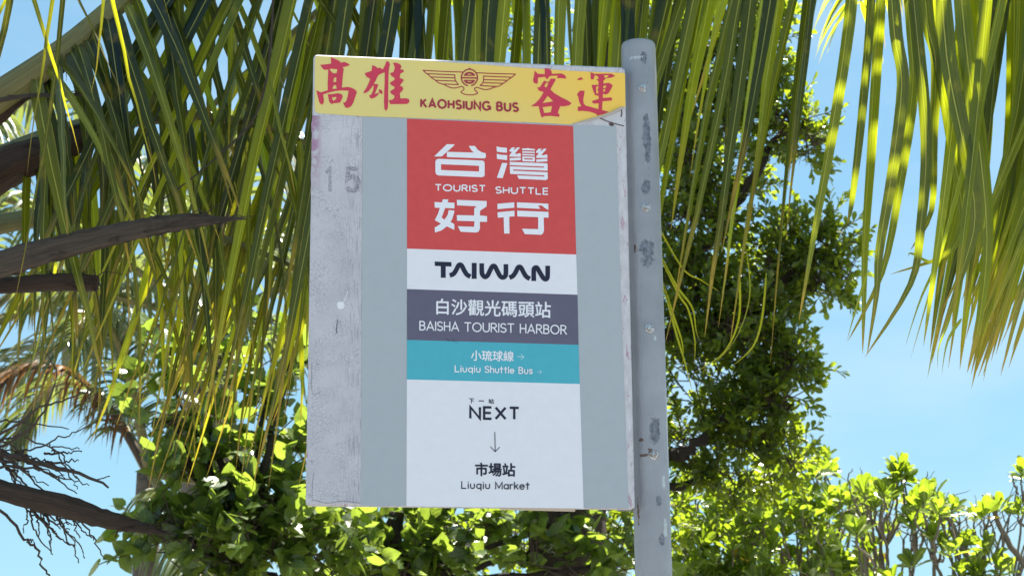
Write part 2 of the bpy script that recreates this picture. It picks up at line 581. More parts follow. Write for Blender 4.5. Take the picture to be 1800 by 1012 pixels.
_S = arc(.28, .745, .27, .255, 30, 270, 14) + arc(.28, .245, .29, .245, 90, -150, 14)[1:]
GL = {  # skeleton letters: advance width, strokes (closed ones flagged)
 'A': (.78, [[(0, 0), (.39, 1), (.78, 0)], [(.12, .29), (.66, .29)]]),
 'B': (.58, [[(0, 0), (0, 1)], [(0, 1)] + arc(.28, .765, .25, .235, 90, -90) + [(0, .53)], [(0, .53)] + arc(.30, .265, .28, .265, 90, -90) + [(0, 0)]]),
 'E': (.52, [[(.52, 1), (0, 1), (0, 0), (.52, 0)], [(0, .51), (.48, .51)]]),
 'G': (.86, [arc(.45, .5, .45, .5, 42, 350, 24), [(.9, .45), (.52, .45)], [(.88, .45), (.88, .02)]]),
 'H': (.62, [[(0, 0), (0, 1)], [(.62, 0), (.62, 1)], [(0, .5), (.62, .5)]]),
 'I': (.0, [[(0, 0), (0, 1)]]),
 'K': (.64, [[(0, 0), (0, 1)], [(.58, 1), (0, .4)], [(.2, .58), (.64, 0)]]),
 'L': (.52, [[(0, 1), (0, 0), (.52, 0)]]),
 'M': (.82, [[(0, 0), (0, 1), (.41, .12), (.82, 1), (.82, 0)]]),
 'N': (.68, [[(0, 0), (0, 1), (.68, 0), (.68, 1)]]),
 'O': (.92, [('c', arc(.46, .5, .46, .5, 0, 345, 23))]),
 'R': (.60, [[(0, 0), (0, 1)], [(0, 1)] + arc(.29, .75, .26, .25, 90, -90) + [(0, .5)], [(.26, .5), (.62, 0)]]),
 'S': (.56, [_S]),
 'T': (.64, [[(0, 1), (.64, 1)], [(.32, 1), (.32, 0)]]),
 'U': (.66, [[(0, 1)] + arc(.33, .33, .33, .33, 180, 360) + [(.66, 1)]]),
 'X': (.7, [[(0, 0), (.7, 1)], [(0, 1), (.7, 0)]]),
 'i': (.0, [[(0, 0), (0, .66)], [(0, .93), (0, .95)]]),
 'u': (.48, [[(0, .66)] + arc(.24, .24, .24, .24, 180, 360) + [(.48, .66)]]),
 'q': (.54, [('c', arc(.27, .33, .27, .33, 0, 342, 19)), [(.54, .66), (.54, -.26)]]),
 'h': (.48, [[(0, 0), (0, 1)], [(0, .4)] + arc(.24, .40, .24, .26, 180, 0) + [(.48, 0)]]),
 't': (.36, [[(.18, .95), (.18, 0)], [(0, .68), (.36, .68)]]),
 'l': (.0, [[(0, 0), (0, 1)]]),
 'e': (.56, [[(.03, .35)] + arc(.28, .33, .28, .33, 3, 315, 20)]),
 'a': (.54, [('c', arc(.27, .33, .27, .33, 0, 342, 19)), [(.54, .66), (.54, 0)]]),
 'r': (.30, [[(0, 0), (0, .66)], [(0, .38)] + arc(.26, .40, .26, .26, 175, 80, 8)]),
 'k': (.44, [[(0, 0), (0, 1)], [(.42, .66), (0, .26)], [(.16, .40), (.46, 0)]]),
 's': (.40, [[(x * .72, y * .68) for x, y in _S]]),
 '1': (.35, [[(0, .78), (.25, 1), (.25, 0)]]),
 '5': (.6, [[(.55, 1), (.08, 1), (.04, .55)] + arc(.28, .33, .30, .33, 120, -150, 14)]),
}

def text(sm, s, p0, p1, cap_px, w, track=0.24, cap='butt'):
    """skeleton text from baseline point p0 to p1 (photo pixels)"""
    xs, x = [], 0.0
    for ch in s:
        if ch == ' ':
            x += 0.32
            continue
        xs.append((ch, x))
        x += GL[ch][0] + track
    tot = x - track
    hw = w / 2
    p0, p1 = np.array(p0, float), np.array(p1, float)
    d = p1 - p0
    dl = np.linalg.norm(d)
    d = d / dl
    p0, p1 = p0 + d * hw + np.array((0, -hw)), p1 - d * hw + np.array((0, -hw))
    ux = (p1 - p0) / tot
    uy = np.array((0.0, -(cap_px - w)))
    for ch, cx in xs:
        for st in GL[ch][1]:
            cl = st[0] == 'c'
            q = st[1] if cl else st
            sm.stroke([p0 + ux * (cx + a) + uy * b for a, b in q], w, cl, cap)

def cjk(sm, s, tl, bl, tr, br, bold=0.02):
    """CJK text set in the default font, fitted to a quad in photo pixels"""
    c = bpy.data.curves.new('lettering', 'FONT')
    c.body = s
    c.resolution_u = 3
    o = bpy.data.objects.new('lettering', c)
    COL.objects.link(o)
    dg = bpy.context.evaluated_depsgraph_get()
    me = bpy.data.meshes.new_from_object(o.evaluated_get(dg))
    bpy.data.objects.remove(o)
    bpy.data.curves.remove(c)
    V = np.array([v.co[:2] for v in me.vertices])
    F = [tuple(p.vertices) for p in me.polygons]
    bpy.data.meshes.remove(me)
    a = (V - V.min(0)) / (V.max(0) - V.min(0))
    tl, bl, tr, br = (np.array(q, float) for q in (tl, bl, tr, br))
    pts = [(bl * (1 - x) + br * x) * (1 - y) + (tl * (1 - x) + tr * x) * y for x, y in a]
    k = bold * np.linalg.norm(br - bl) / max(1, len(s)) * 0.9
    for sx, sy in ((0, 0), (-k, 0), (k, 0), (0, -k), (0, k)) if k else ((0, 0),):
        sm._add([(q[0] + sx, q[1] + sy) for q in pts], F)

def tr(pts, ox, oy, s):
    return [(ox + x * s, oy + y * s) for x, y in pts]

# pole position: right of the panel, a little behind its face
P_R = 0.0298
p_top = S(1128.5, 66, -0.034)
p_mid = S(1142, 540, -0.034)
POLE = Vector((p_mid.x, p_mid.y, 0))
POLE_TOP = p_top.z
sign = thing('bus_stop_sign', 'bus stop sign with yellow header, red and white route panel and grey pole', 'sign', (POLE.x, POLE.y, 0))

def pole_pt(py, off=0.0):
    """point on the pole's front at photo row py; off = sideways px from the axis"""
    ax = 1128.5 + (py - 66) * (27.0 / 946)
    d = ray(ax, py)
    k = ((POLE - CAM).x * d.x + (POLE - CAM).y * d.y) / (d.x ** 2 + d.y ** 2)
    return (CAM + d * k).z

def pole():
    n, mb = 40, MB()
    zs = [(0.0, P_R), (0.6, P_R)] + [(0.6 + (POLE_TOP - 0.608) * k / 14, P_R) for k in range(1, 15)] + [(POLE_TOP - 0.003, P_R * 0.985), (POLE_TOP + 0.001, P_R * 0.93)]
    V, U, F = [], [], []
    for z, r in zs:
        for k in range(n + 1):
            a = 2 * math.pi * k / n + math.pi / 2
            V.append((POLE.x + r * math.cos(a), POLE.y + r * math.sin(a), z))
            U.append((z, (k / n - 0.5) * 2 * math.pi * P_R))
    for i in range(len(zs) - 1):
        for k in range(n):
            F.append((i * (n + 1) + k, i * (n + 1) + k + 1, (i + 1) * (n + 1) + k + 1, (i + 1) * (n + 1) + k))
    F.append(tuple((len(zs) - 1) * (n + 1) + k for k in range(n)))
    mb.add(V, F, U)
    return mb.build('pole', M_POLE, sign, smooth=True)

PATCHES = [(pole_pt(y), v, ru, rv) for y, v, ru, rv in ((250, .008, .055, .008), (338, .004, .016, .008), (447, .003, .026, .014), (760, .006, .026, .010), (112, .006, .012, .006), (950, .014, .010, .006), (880, .010, .010, .006))]
CHIPS = [(pole_pt(y), v, ru, rv) for y, v, ru, rv in ((111, -.006, .0035, .013), (850, .020, .012, .004), (930, .021, .018, .005), (600, .012, .004, .003))]
RUST = [(pole_pt(y), v, ru, rv) for y, v, ru, rv in ((803, -.012, .003, .010), (776, -.017, .003, .005), (442, -.019, .007, .003), (900, -.027, .022, .003), (797, -.002, .006, .004))]
M_POLE = pole_mat()
pole_o = pole()

cap_mb = MB()
tube(cap_mb, [(POLE.x, POLE.y, POLE_TOP + z) for z in (0.0012, 0.0032, 0.0046, 0.005)], [P_R * .72, P_R * .70, P_R * .55, P_R * .1], 32)
cap_mb.build('pole_cap', M_BOLT, pole_o, smooth=True)

def bolt(py, offpx):
    z = pole_pt(py)
    tocam = Vector((CAM.x - POLE.x, CAM.y - POLE.y, 0)).normalized()
    side = Vector((-tocam.y, tocam.x, 0))      # to the viewer's right
    if side.x < 0:
        side = -side
    lat = offpx * 2.62 / FPX
    a = math.asin(max(-.9, min(.9, lat / P_R)))
    nvec = (tocam * math.cos(a) + side * math.sin(a)).normalized()
    c = Vector((POLE.x, POLE.y, z)) + nvec * (P_R - 0.001)
    mb = MB()
    tube(mb, [c, c + nvec * 0.0022, c + nvec * 0.0026], [0.0076, 0.0076, 0.0068], 24)
    tube(mb, [c + nvec * 0.0027, c + nvec * 0.0068, c + nvec * 0.0076], [0.0050, 0.0050, 0.0041], 6)
    mb.build('bolt', M_BOLT, pole_o)
for py, off in ((165, 6), (372, 6), (583, 6), (803, 7)):
    bolt(py, off)

# flat bar clamped behind the pole
zb0, zb1 = pole_pt(893), pole_pt(290)
mb = MB()
cx = POLE - EN * 0.037
for (a0, a1) in ((-0.05, 0.0335),):
    V = []
    for z in (zb0, zb1):
        for (u, v) in ((a0, 0), (a1, 0), (a1, -0.004), (a0, -0.004)):
            p = cx + EX * u + EN * v
            V.append((p.x, p.y, z))
    mb.add(V, [(0, 1, 2, 3), (7, 6, 5, 4), (0, 4, 5, 1), (1, 5, 6, 2), (2, 6, 7, 3), (3, 7, 4, 0)], [(0, 0)] * 8)
mb.build('back_bar', M_POLE, sign)

# panel: a pressed sheet box with rounded corners and a returned rim
def panel():
    corners = [(551, 95), (1099, 117.5), (1117, 894), (537, 887.5)]
    rr = 8
    out = []
    for i, c in enumerate(corners):
        p, q = np.array(corners[i - 1], float), np.array(corners[(i + 1) % 4], float)
        c = np.array(c, float)
        a, b = c + nrm(p - c) * rr, c + nrm(q - c) * rr
        for k in range(7):
            t = k / 6
            out.append(tuple((1 - t) ** 2 * a + 2 * t * (1 - t) * c + t * t * b))
    cen = np.mean(corners, axis=0)
    def inset(px):
        return [tuple(np.array(o) + nrm(cen - np.array(o)) * px * 1.35) for o in out]
    n = len(out)
    rings = [(inset(3.4), 0.0), (inset(1.6), -0.0014), (inset(0.0), -0.0045), (inset(0.0), -0.017), (inset(14), -0.017)]
    V, U, F = [], [], []
    for pts, h in rings:
        for x, y in pts:
            V.append(S(x, y, h))
            U.append((x / 1000, y / 1000))
    F.append(tuple(range(n))[::-1])
    for i in range(len(rings) - 1):
        for k in range(n):
            k2 = (k + 1) % n
            F.append((i * n + k, i * n + k2, (i + 1) * n + k2, (i + 1) * n + k))
    F.append(tuple((len(rings) - 1) * n + k for k in range(n)))
    mb = MB()
    mb.add(V, F, U)
    return mb.build('panel', M_PANEL, sign)
panel_o = panel()

# old crazed paint left of the poster
sm = SignMesh(0.0004)
rs = np.random.default_rng(3)
edge = [(548.5 - (y - 203) * 0.0125 + rs.normal(0, .5) + (3 if 640 < y < 655 or 825 < y < 840 else 0), y) for y in np.linspace(203, 876, 40)]
sm.poly([(637, 206), (634, 884)] + [(600, 883), (575, 881.5), (556, 880)] + edge[::-1])
sm.build('crazed_paint', M_CRACK, panel_o)
sm = SignMesh(0.0008)
text(sm, '1', (570, 340), (586, 340), 47, 6)
text(sm, '5', (605, 340), (635, 340), 47, 8.5)
sm.build('stamped_number', M_STAMP, panel_o)
sm = SignMesh(0.0009)
sm.poly([(592, 533), (597, 530), (603, 531), (606, 536), (604, 542), (598, 544), (593, 541)])
sm.stroke([(603, 533), (608, 522), (612, 511)], 1.4)
sm.build('paint_spot', M_WHITE, panel_o)
M_DCRACK = m_flat('dark_crack', (0.13, 0.115, 0.14))
for wd, q in ((1.5, [(594, 562), (592, 572), (592, 586)]), (0.6, [(548, 880), (552, 878), (575, 884), (600, 880), (633, 884)]), (0.6, [(548, 640), (549, 690), (560, 690), (564, 688)]), (0.6, [(552, 830), (549, 850), (549, 875)])):
    sm = SignMesh(0.0010)
    sm.stroke(catmull(q), wd)
    sm.build('paint_crack', M_DCRACK, panel_o)

# grey backing of the poster
sm = SignMesh(0.0006)
sm.poly([(637.5, 205.5), (1005, 219.5), (1083, 222), (1092, 540), (1105, 893), (634, 888)])
grey_o = sm.build('grey_backing', M_GREY, sign)

def band(name, mat, q):
    s_ = SignMesh(0.0010)
    s_.poly(q)
    return s_.build(name, mat, sign)
red_o = band('red_band', M_RED, [(715.4, 209), (1007.3, 222), (1012.7, 447.6), (715.4, 437.2)])
white_o = band('white_band', M_WHITE, [(715.4, 437.2), (1012.7, 447.6), (1015, 518), (715.3, 508)])
slate_o = band('slate_band', M_SLATE, [(715.3, 508), (1015, 518), (1016.9, 606), (715.3, 597.3)])
teal_o = band('teal_band', M_TEAL, [(715.3, 597.3), (1016.9, 606), (1018.9, 674.6), (715.2, 666.7)])
next_o = band('white_band', M_WHITE, [(715.2, 666.7), (1018.9, 674.6), (1025.8, 893.3), (714.3, 889.2)])

# thin board showing below the poster
mb = MB()
V = [S(x, y, h) for h in (-0.006, -0.0155) for x, y in ((880, 889), (1012, 890), (1012, 897), (880, 893.5))]
mb.add(V, [(3, 2, 1, 0), (4, 5, 6, 7), (0, 1, 5, 4), (1, 2, 6, 5), (2, 3, 7, 6), (3, 0, 4, 7)], [(p, 0) for p in range(8)])
mb.build('backing_board', m_flat('bare_board', (0.55, 0.47, 0.38)), panel_o)

H2 = 0.0014
A = 110 / 1392
sm = SignMesh(H2)
for pts, holes in (
    ([(385, 115), (555, 118), (545, 145), (270, 388), (100, 388)], []),
    ([(385, 285), (985, 300), (930, 250), (870, 155), (1010, 155), (1070, 240), (1150, 290), (1250, 318), (1252, 400), (1220, 432), (385, 402)], []),
    ([(200, 440), (1170, 478), (1210, 495), (1225, 540), (1225, 800), (1205, 835), (1150, 848), (200, 808), (150, 785), (130, 740), (130, 500), (150, 455)], [[(255, 560), (1100, 595), (1100, 722), (255, 688)]])):
    sm.poly(tr(pts, 755, 245, A), [tr(h, 755, 245, A) for h in holes])
silk = [(440, 188), (512, 188), (478, 238), (500, 240), (555, 188), (620, 190), (500, 330), (560, 332), (585, 318), (635, 318), (635, 395), (385, 392), (385, 360), (445, 285), (385, 280), (385, 245)]
silkbar = [(388, 425), (635, 412), (638, 470), (390, 482)]
for pts, holes in (
    ([(98, 165), (180, 185), (330, 198), (330, 305), (200, 295), (102, 280)], []),
    ([(102, 328), (180, 348), (335, 360), (332, 470), (200, 455), (105, 438)], []),
    ([(220, 530), (340, 535), (235, 868), (105, 860)], []),
    (silk, []), (silkbar, []),
    ([(x + 592, y + 28) for x, y in silk], []), ([(x + 592, y + 28) for x, y in silkbar], []),
    ([(665, 210), (760, 210), (795, 198), (830, 212), (950, 225), (950, 258), (668, 248)], []),
    ([(668, 272), (948, 284), (948, 315), (668, 307)], []),
    ([(668, 330), (948, 342), (948, 374), (668, 365)], []),
    ([(670, 388), (948, 398), (950, 490), (930, 505), (690, 495), (668, 480)], [[(715, 428), (905, 433), (900, 460), (715, 452)]]),
    ([(390, 508), (1225, 540), (1232, 560), (1232, 705), (470, 676), (470, 704), (1232, 738), (1238, 880), (1200, 912), (590, 885), (555, 808), (1160, 834), (1160, 808), (400, 775), (390, 606), (1155, 638), (1155, 612), (390, 580)], [])):
    sm.poly(tr(pts, 865, 245, A), [tr(h, 865, 245, A) for h in holes])
for pts in ([(295, 112), (420, 115), (402, 180), (555, 190), (552, 315), (345, 305), (268, 520), (335, 562), (400, 460), (428, 352), (550, 360), (545, 420), (500, 560), (465, 615), (550, 662), (552, 792), (385, 712), (270, 800), (120, 850), (112, 738), (180, 700), (252, 652), (115, 575), (180, 450), (230, 305), (115, 295), (110, 172), (275, 182)],
            [(605, 125), (1270, 150), (1268, 270), (1125, 365), (1118, 470), (1278, 485), (1278, 612), (1120, 612), (1120, 760), (1090, 830), (1030, 850), (690, 832), (628, 710), (990, 722), (998, 600), (610, 588), (605, 462), (990, 472), (995, 310), (1050, 268), (612, 245)]):
    sm.poly(tr(pts, 755, 342, A))
for pts in ([(115, 212), (492, 178), (492, 298), (120, 330)],
            [(118, 400), (495, 365), (497, 490), (380, 498), (385, 872), (265, 872), (255, 512), (125, 520)],
            [(550, 178), (1250, 210), (1248, 348), (1160, 300), (1110, 250), (1022, 250), (1070, 325), (552, 300)],
            [(555, 362), (1252, 392), (1252, 520), (1145, 515), (1152, 800), (1130, 870), (1090, 900), (725, 885), (662, 765), (1022, 775), (1022, 508), (560, 492)]):
    sm.poly(tr(pts, 865, 342, A))
text(sm, 'TOURIST', (764.2, 336.6), (853.8, 338.6), 12.8, 2.3, 0.26)
text(sm, 'SHUTTLE', (870.4, 340.9), (964.2, 343.4), 12.8, 2.3, 0.26)
sm.build('lettering', M_LWHITE, red_o)

# white band: wordmark
sm = SignMesh(H2)
B = 220 / 1800
sm.poly(tr([(75, 122), (315, 130), (315, 195), (232, 190), (232, 355), (162, 355), (162, 188), (75, 185)], 755, 445, B))
for q in ([(290, 322), (345, 298), (385, 240), (412, 185), (438, 168), (464, 184), (495, 245), (535, 307), (587, 340)],
          [(750, 148), (752, 275), (768, 322), (800, 343), (835, 320), (870, 250), (897, 198), (920, 186), (943, 198), (975, 260), (1012, 328), (1050, 351), (1084, 335), (1097, 290), (1097, 160)],
          [(1148, 353), (1200, 328), (1240, 270), (1266, 216), (1292, 199), (1318, 215), (1350, 275), (1390, 337), (1442, 370)],
          [(1498, 402), (1498, 250), (1508, 220), (1528, 208), (1552, 222), (1600, 305), (1640, 362), (1668, 376), (1692, 358), (1698, 310), (1698, 183)]):
    sm.stroke(tr(catmull(q, 6), 755, 445, B), 67 * B)
sm.stroke(tr([(642, 142), (642, 370)], 755, 445, B), 70 * B)
sm.build('lettering', M_NAVY, white_o)

# slate band
sm = SignMesh(H2)
cjk(sm, '白沙觀光碼頭站', (767.2, 525), (767.2, 552.6), (967.8, 531), (967.8, 559), 0.018)
text(sm, 'BAISHA', (737, 580.8), (807, 582.8), 17, 2.1, 0.22, 'round')
text(sm, 'TOURIST', (816, 583.2), (903.9, 585.6), 17, 2.1, 0.22, 'round')
text(sm, 'HARBOR', (913.4, 586), (996, 588.6), 17, 2.1, 0.22, 'round')
sm.build('lettering', M_LWHITE, slate_o)

# teal band
sm = SignMesh(H2)
cjk(sm, '小琉球線', (828, 615.5), (828, 633.6), (902.6, 617.3), (902.6, 635.2), 0.022)
text(sm, 'Liuqiu', (799, 654), (844.6, 655), 12.6, 1.9, 0.28, 'round')
text(sm, 'Shuttle', (851.6, 655.2), (904, 656.9), 12.6, 1.9, 0.24, 'round')
text(sm, 'Bus', (911, 657.2), (936.2, 657.8), 12.6, 1.9, 0.26, 'round')
sm.build('lettering', M_LWHITE, teal_o)
sm = SignMesh(H2)
sm.stroke([(909.5, 626.6), (920.6, 627.3)], 1.2)
sm.stroke([(915.6, 622.2), (920.8, 627.4), (915.4, 632.2)], 1.0)
sm.build('arrow', M_PALETEAL, teal_o)
sm = SignMesh(H2)
sm.stroke([(943.9, 653.4), (951.9, 653.8)], 0.8)
sm.stroke([(948.2, 650.1), (952, 653.8), (948, 657.3)], 0.8)
sm.build('arrow', M_PALETEAL, teal_o)

# lower white band
sm = SignMesh(H2)
cjk(sm, '下', (824.2, 700), (824.2, 708.6), (833.2, 700.3), (833.2, 708.9), 0.03)
sm.stroke([(841.4, 704.3), (850.6, 704.6)], 1.7)
cjk(sm, '站', (858.8, 700.8), (858.8, 709), (867.9, 701.1), (867.9, 709.4), 0.03)
text(sm, 'NEXT', (824.6, 737.2), (913.8, 738.9), 24.2, 4.2, 0.30)
sm.build('lettering', M_NAVY, next_o)
sm = SignMesh(H2)
cjk(sm, '市場站', (835.4, 813), (835.4, 836), (905.3, 814), (905.3, 837), 0.035)
text(sm, 'Liuqiu', (810.6, 858.7), (861.3, 859.2), 13.6, 1.9, 0.30, 'round')
text(sm, 'Market', (870.2, 859.5), (930.6, 860.4), 13.6, 1.9, 0.24, 'round')
sm.build('lettering', M_NAVY, next_o)
sm = SignMesh(H2)
sm.stroke([(869.7, 759.2), (870.3, 793.4)], 1.5)
sm.stroke([(862, 784.8), (870.3, 793.6), (878.4, 785.2)], 1.4)
sm.build('arrow', M_NAVY, next_o)
sm = SignMesh(H2)
for q in ([(784, 594), (789, 598), (795, 599), (798, 596)], [(795, 599), (802, 601), (807, 603)], [(786, 598), (790, 600)]):
    sm.stroke(q, 1.2)
sm.build('smudge', speckle_mat('dark_smudge', (0.04, 0.04, 0.06), 0.42), slate_o)

# yellow header strip, its lower right corner peeled and rolled
def header():
    s_ = SignMesh(0.0008)
    diag = [(1006, 218.5), (1022, 214.5), (1040, 210), (1056, 206), (1072, 200.5), (1086, 194), (1094, 190)]
    top = [(557.5, 99.2), (620, 101.5), (700, 105), (780, 109.5), (860, 115), (940, 121), (1000, 125), (1050, 127.2), (1094, 128.6), (1098.5, 130)]
    bot = [(1000, 219.2), (930, 215.2), (860, 213), (850, 212), (838, 211.4), (760, 209), (640, 205), (560, 199.5), (554.5, 197), (553, 190)]
    s_.poly([(553.2, 150), (553.6, 104), (555, 100.5)] + top + [(1099, 160), (1099, 188)] + diag[::-1] + bot)
    o = s_.build('header_sticker', M_YELLOW, sign)
    mb = MB()
    n = len(diag)
    prof = 7
    V, U, F = [], [], []
    for i, (x, y) in enumerate(diag):
        r = 0.0005 + 0.0022 * (i / (n - 1)) ** 0.8
        down = Vector((0, 0, -1)) * 0.85 + EX * 0.35
        for k in range(prof):
            a = math.pi * 1.15 * k / (prof - 1)
            p = S(x, y, 0.0009) + EN * (r * (1 - math.cos(a))) + down * (r * math.sin(a) * 1.25)
            V.append(p)
            U.append((x / 1000, y / 1000 + k * 0.001))
    for i in range(n - 1):
        for k in range(prof - 1):
            F.append((i * prof + k, (i + 1) * prof + k, (i + 1) * prof + k + 1, i * prof + k + 1))
    mb.add(V, F, U)
    mb.build('rolled_edge', m_flat('sticker_backing', (0.42, 0.39, 0.38), rough=0.6), o, smooth=True)
    # glue scar under the peeled corner
    t_ = SignMesh(0.0006)
    t_.stroke(catmull([(1054, 207.5), (1066, 213), (1080, 217.5), (1097, 222)]), 1.8)
    t_.stroke(catmull([(1092, 192), (1093, 199), (1091.5, 206)]), 2.0)
    t_.poly([(1069, 218), (1076, 216), (1080, 221), (1074, 222.5)])
    t_.build('tear', m_flat('tear_brown', (0.085, 0.05, 0.05)), panel_o)
    return o
header_o = header()

HL = 0.0012
sm = SignMesh(HL)
C1 = 90 / 828
sm.poly(tr([(290, 58), (370, 90), (430, 120), (450, 148), (510, 135), (560, 155), (600, 185), (540, 208), (478, 222), (500, 245), (488, 330), (478, 440), (470, 550), (560, 538), (620, 550), (680, 580), (712, 620), (690, 680), (660, 780), (625, 845), (580, 875), (530, 878), (505, 835), (485, 790), (520, 790), (545, 755), (565, 680), (578, 600), (470, 595), (360, 605), (260, 630), (165, 660), (178, 740), (175, 800), (140, 828), (105, 790), (80, 700), (55, 590), (130, 628), (240, 592), (238, 480), (245, 350), (248, 262), (180, 262), (145, 225), (118, 182), (200, 175), (296, 162)], 550, 95, C1),
        [tr(h, 550, 95, C1) for h in ([(268, 258), (290, 243), (345, 250), (395, 252), (385, 312), (345, 322), (320, 312)], [(345, 388), (380, 385), (375, 460), (328, 460)], [(340, 512), (375, 508), (385, 568), (312, 568)])])
sm.poly(tr([(240, 658), (310, 655), (410, 640), (465, 655), (485, 690), (455, 770), (430, 795), (350, 802), (295, 815), (265, 780)], 550, 95, C1), [tr([(310, 710), (380, 700), (375, 735), (335, 762), (315, 740)], 550, 95, C1)])
sm.poly(tr([(185, 140), (240, 160), (275, 190), (305, 180), (340, 200), (358, 210), (385, 160), (420, 75), (460, 90), (472, 130), (460, 190), (452, 270), (448, 400), (445, 560), (445, 700), (440, 830), (410, 885), (385, 850), (376, 740), (380, 560), (388, 420), (388, 258), (330, 278), (290, 300), (265, 340), (240, 400), (210, 445), (270, 445), (285, 465), (262, 520), (225, 608), (300, 585), (280, 625), (230, 665), (180, 682), (150, 665), (138, 632), (175, 610), (200, 550), (210, 490), (205, 462), (180, 500), (130, 560), (85, 588), (38, 595), (90, 510), (130, 430), (155, 362), (110, 340), (80, 310), (65, 272), (120, 252), (175, 235), (182, 190)], 634, 100, C1))
sm.poly(tr([(290, 530), (340, 545), (355, 575), (350, 605), (325, 605), (300, 585)], 634, 100, C1))
sm.poly(tr([(520, 102), (590, 105), (640, 130), (660, 165), (640, 208), (690, 215), (700, 245), (640, 280), (632, 350), (680, 362), (695, 390), (665, 430), (632, 472), (675, 490), (690, 525), (668, 560), (632, 595), (640, 678), (740, 675), (785, 695), (785, 740), (750, 768), (480, 772), (450, 712), (520, 695), (548, 660), (545, 632), (500, 610), (470, 568), (545, 520), (545, 490), (500, 470), (468, 428), (548, 378), (545, 345), (500, 320), (472, 272), (530, 252), (552, 190), (535, 130)], 634, 100, C1))
sm.build('lettering', M_CRIM, header_o)
sm = SignMesh(HL)
sm.poly(tr([(135, 140), (190, 190), (300, 195), (298, 95), (370, 110), (405, 135), (415, 190), (560, 183), (610, 200), (640, 235), (645, 268), (560, 258), (490, 262), (515, 220), (400, 222), (370, 235), (345, 272), (325, 272), (305, 238), (190, 250), (188, 300), (185, 340), (160, 352), (120, 330), (108, 290), (125, 220)], 925, 110, C1))
sm.poly(tr([(395, 265), (470, 268), (475, 290), (440, 350), (390, 440), (450, 500), (560, 565), (680, 625), (735, 665), (690, 700), (610, 715), (550, 712), (530, 760), (510, 820), (540, 850), (530, 885), (500, 880), (400, 868), (285, 872), (262, 898), (240, 880), (225, 820), (200, 710), (130, 715), (75, 710), (150, 660), (210, 600), (250, 540), (280, 485), (200, 458), (175, 412), (225, 400), (260, 340), (290, 298), (330, 318), (365, 318)], 925, 110, C1),
        [tr(h, 925, 110, C1) for h in ([(320, 335), (360, 338), (325, 410), (290, 390)], [(345, 545), (437, 632), (265, 662), (300, 610)], [(265, 728), (418, 710), (395, 810), (290, 822)])])
C4 = 100 / 830
sm.poly(tr([(62, 218), (95, 190), (130, 178), (158, 210), (110, 220)], 1006, 115, C4))
sm.poly(tr([(65, 432), (110, 375), (178, 375), (172, 430), (158, 500), (165, 560), (190, 590), (300, 620), (385, 645), (440, 657), (530, 683), (450, 715), (370, 735), (330, 705), (250, 680), (160, 670), (80, 672), (78, 610), (132, 600), (100, 540), (85, 460)], 1006, 115, C4))
sm.poly(tr([(265, 105), (320, 130), (470, 128), (570, 128), (625, 160), (570, 185), (490, 195), (450, 235), (455, 272), (530, 258), (590, 295), (560, 360), (530, 410), (490, 432), (445, 420), (445, 480), (560, 472), (582, 490), (575, 518), (440, 530), (432, 656), (380, 643), (385, 560), (300, 562), (285, 525), (385, 495), (382, 450), (330, 440), (305, 380), (278, 290), (380, 290), (382, 240), (345, 205), (385, 205), (375, 170), (330, 145), (310, 205), (280, 218), (265, 190)], 1006, 115, C4),
        [tr(h, 1006, 115, C4) for h in ([(460, 150), (530, 148), (510, 180), (470, 190)], [(345, 320), (378, 304), (378, 342), (362, 358), (378, 375), (378, 412), (348, 420)], [(450, 305), (492, 297), (484, 340), (450, 335)], [(450, 352), (482, 352), (472, 386), (450, 392)])])
sm.build('lettering', M_CRIM, header_o)
sm = SignMesh(HL)
text(sm, 'KAOHSIUNG', (738.4, 190.6), (863, 196), 17.6, 3.7, 0.33)
text(sm, 'BUS', (871.8, 196.3), (912, 198.3), 17.6, 3.7, 0.33)
sm.build('lettering', M_BROWNRED, header_o)
sm = SignMesh(HL)
C5 = 100 / 1687
for ox, lines in ((735, ([(140, 158), (700, 190), (1340, 212)],
                         [(140, 158), (230, 240), (310, 295), (400, 380), (520, 460), (590, 520), (700, 560), (780, 585), (840, 620), (980, 675), (1120, 680), (1230, 650), (1300, 640), (1350, 680), (1355, 730), (1270, 800), (1330, 850), (1450, 880), (1560, 885)],
                         [(250, 258), (1090, 295)], [(390, 355), (1085, 385)], [(520, 455), (1100, 480)], [(770, 565), (1200, 585)],
                         [(1090, 285), (1088, 390), (1110, 470), (1200, 585)])),
                  (815, ([(350, 230), (900, 255), (1540, 270)],
                         [(1540, 270), (1420, 370), (1330, 430), (1240, 500), (1150, 560), (1050, 625), (980, 640), (880, 670), (780, 710), (650, 730), (500, 700), (400, 665), (330, 690), (330, 740), (410, 820), (380, 855), (280, 885), (205, 888)],
                         [(590, 330), (1400, 365)], [(600, 435), (1280, 455)], [(590, 525), (1160, 545)], [(480, 610), (970, 640)],
                         [(590, 320), (590, 440), (565, 530), (480, 615)]))):
    for q in lines:
        sm.stroke(tr(catmull(q, 4), ox, 115, C5), 1.7)
cx0, cy0 = 1520, 375
sm.stroke(tr(arc(cx0, cy0, 238, 245, -258, -96 + 0, 20), 735, 115, C5), 2.2)
sm.stroke(tr(arc(cx0, cy0, 238, 245, -84, 78, 20), 735, 115, C5), 2.2)
sm.stroke(tr([(1275, 380), (1765, 388)], 735, 115, C5), 2.4)
sm.poly(tr([(1470, 145), (1495, 100), (1522, 82), (1550, 100), (1572, 148)], 735, 115, C5))
sm.poly(tr(arc(cx0, 325, 165, 118, 180, 360, 12), 735, 115, C5), [tr(arc(cx0, 290, 70, 30, 180, 360, 8), 735, 115, C5)])
sm.poly(tr(arc(cx0, 445, 165, 118, 0, 180, 12), 735, 115, C5), [tr(arc(cx0, 480, 70, 30, 0, 180, 8), 735, 115, C5)])
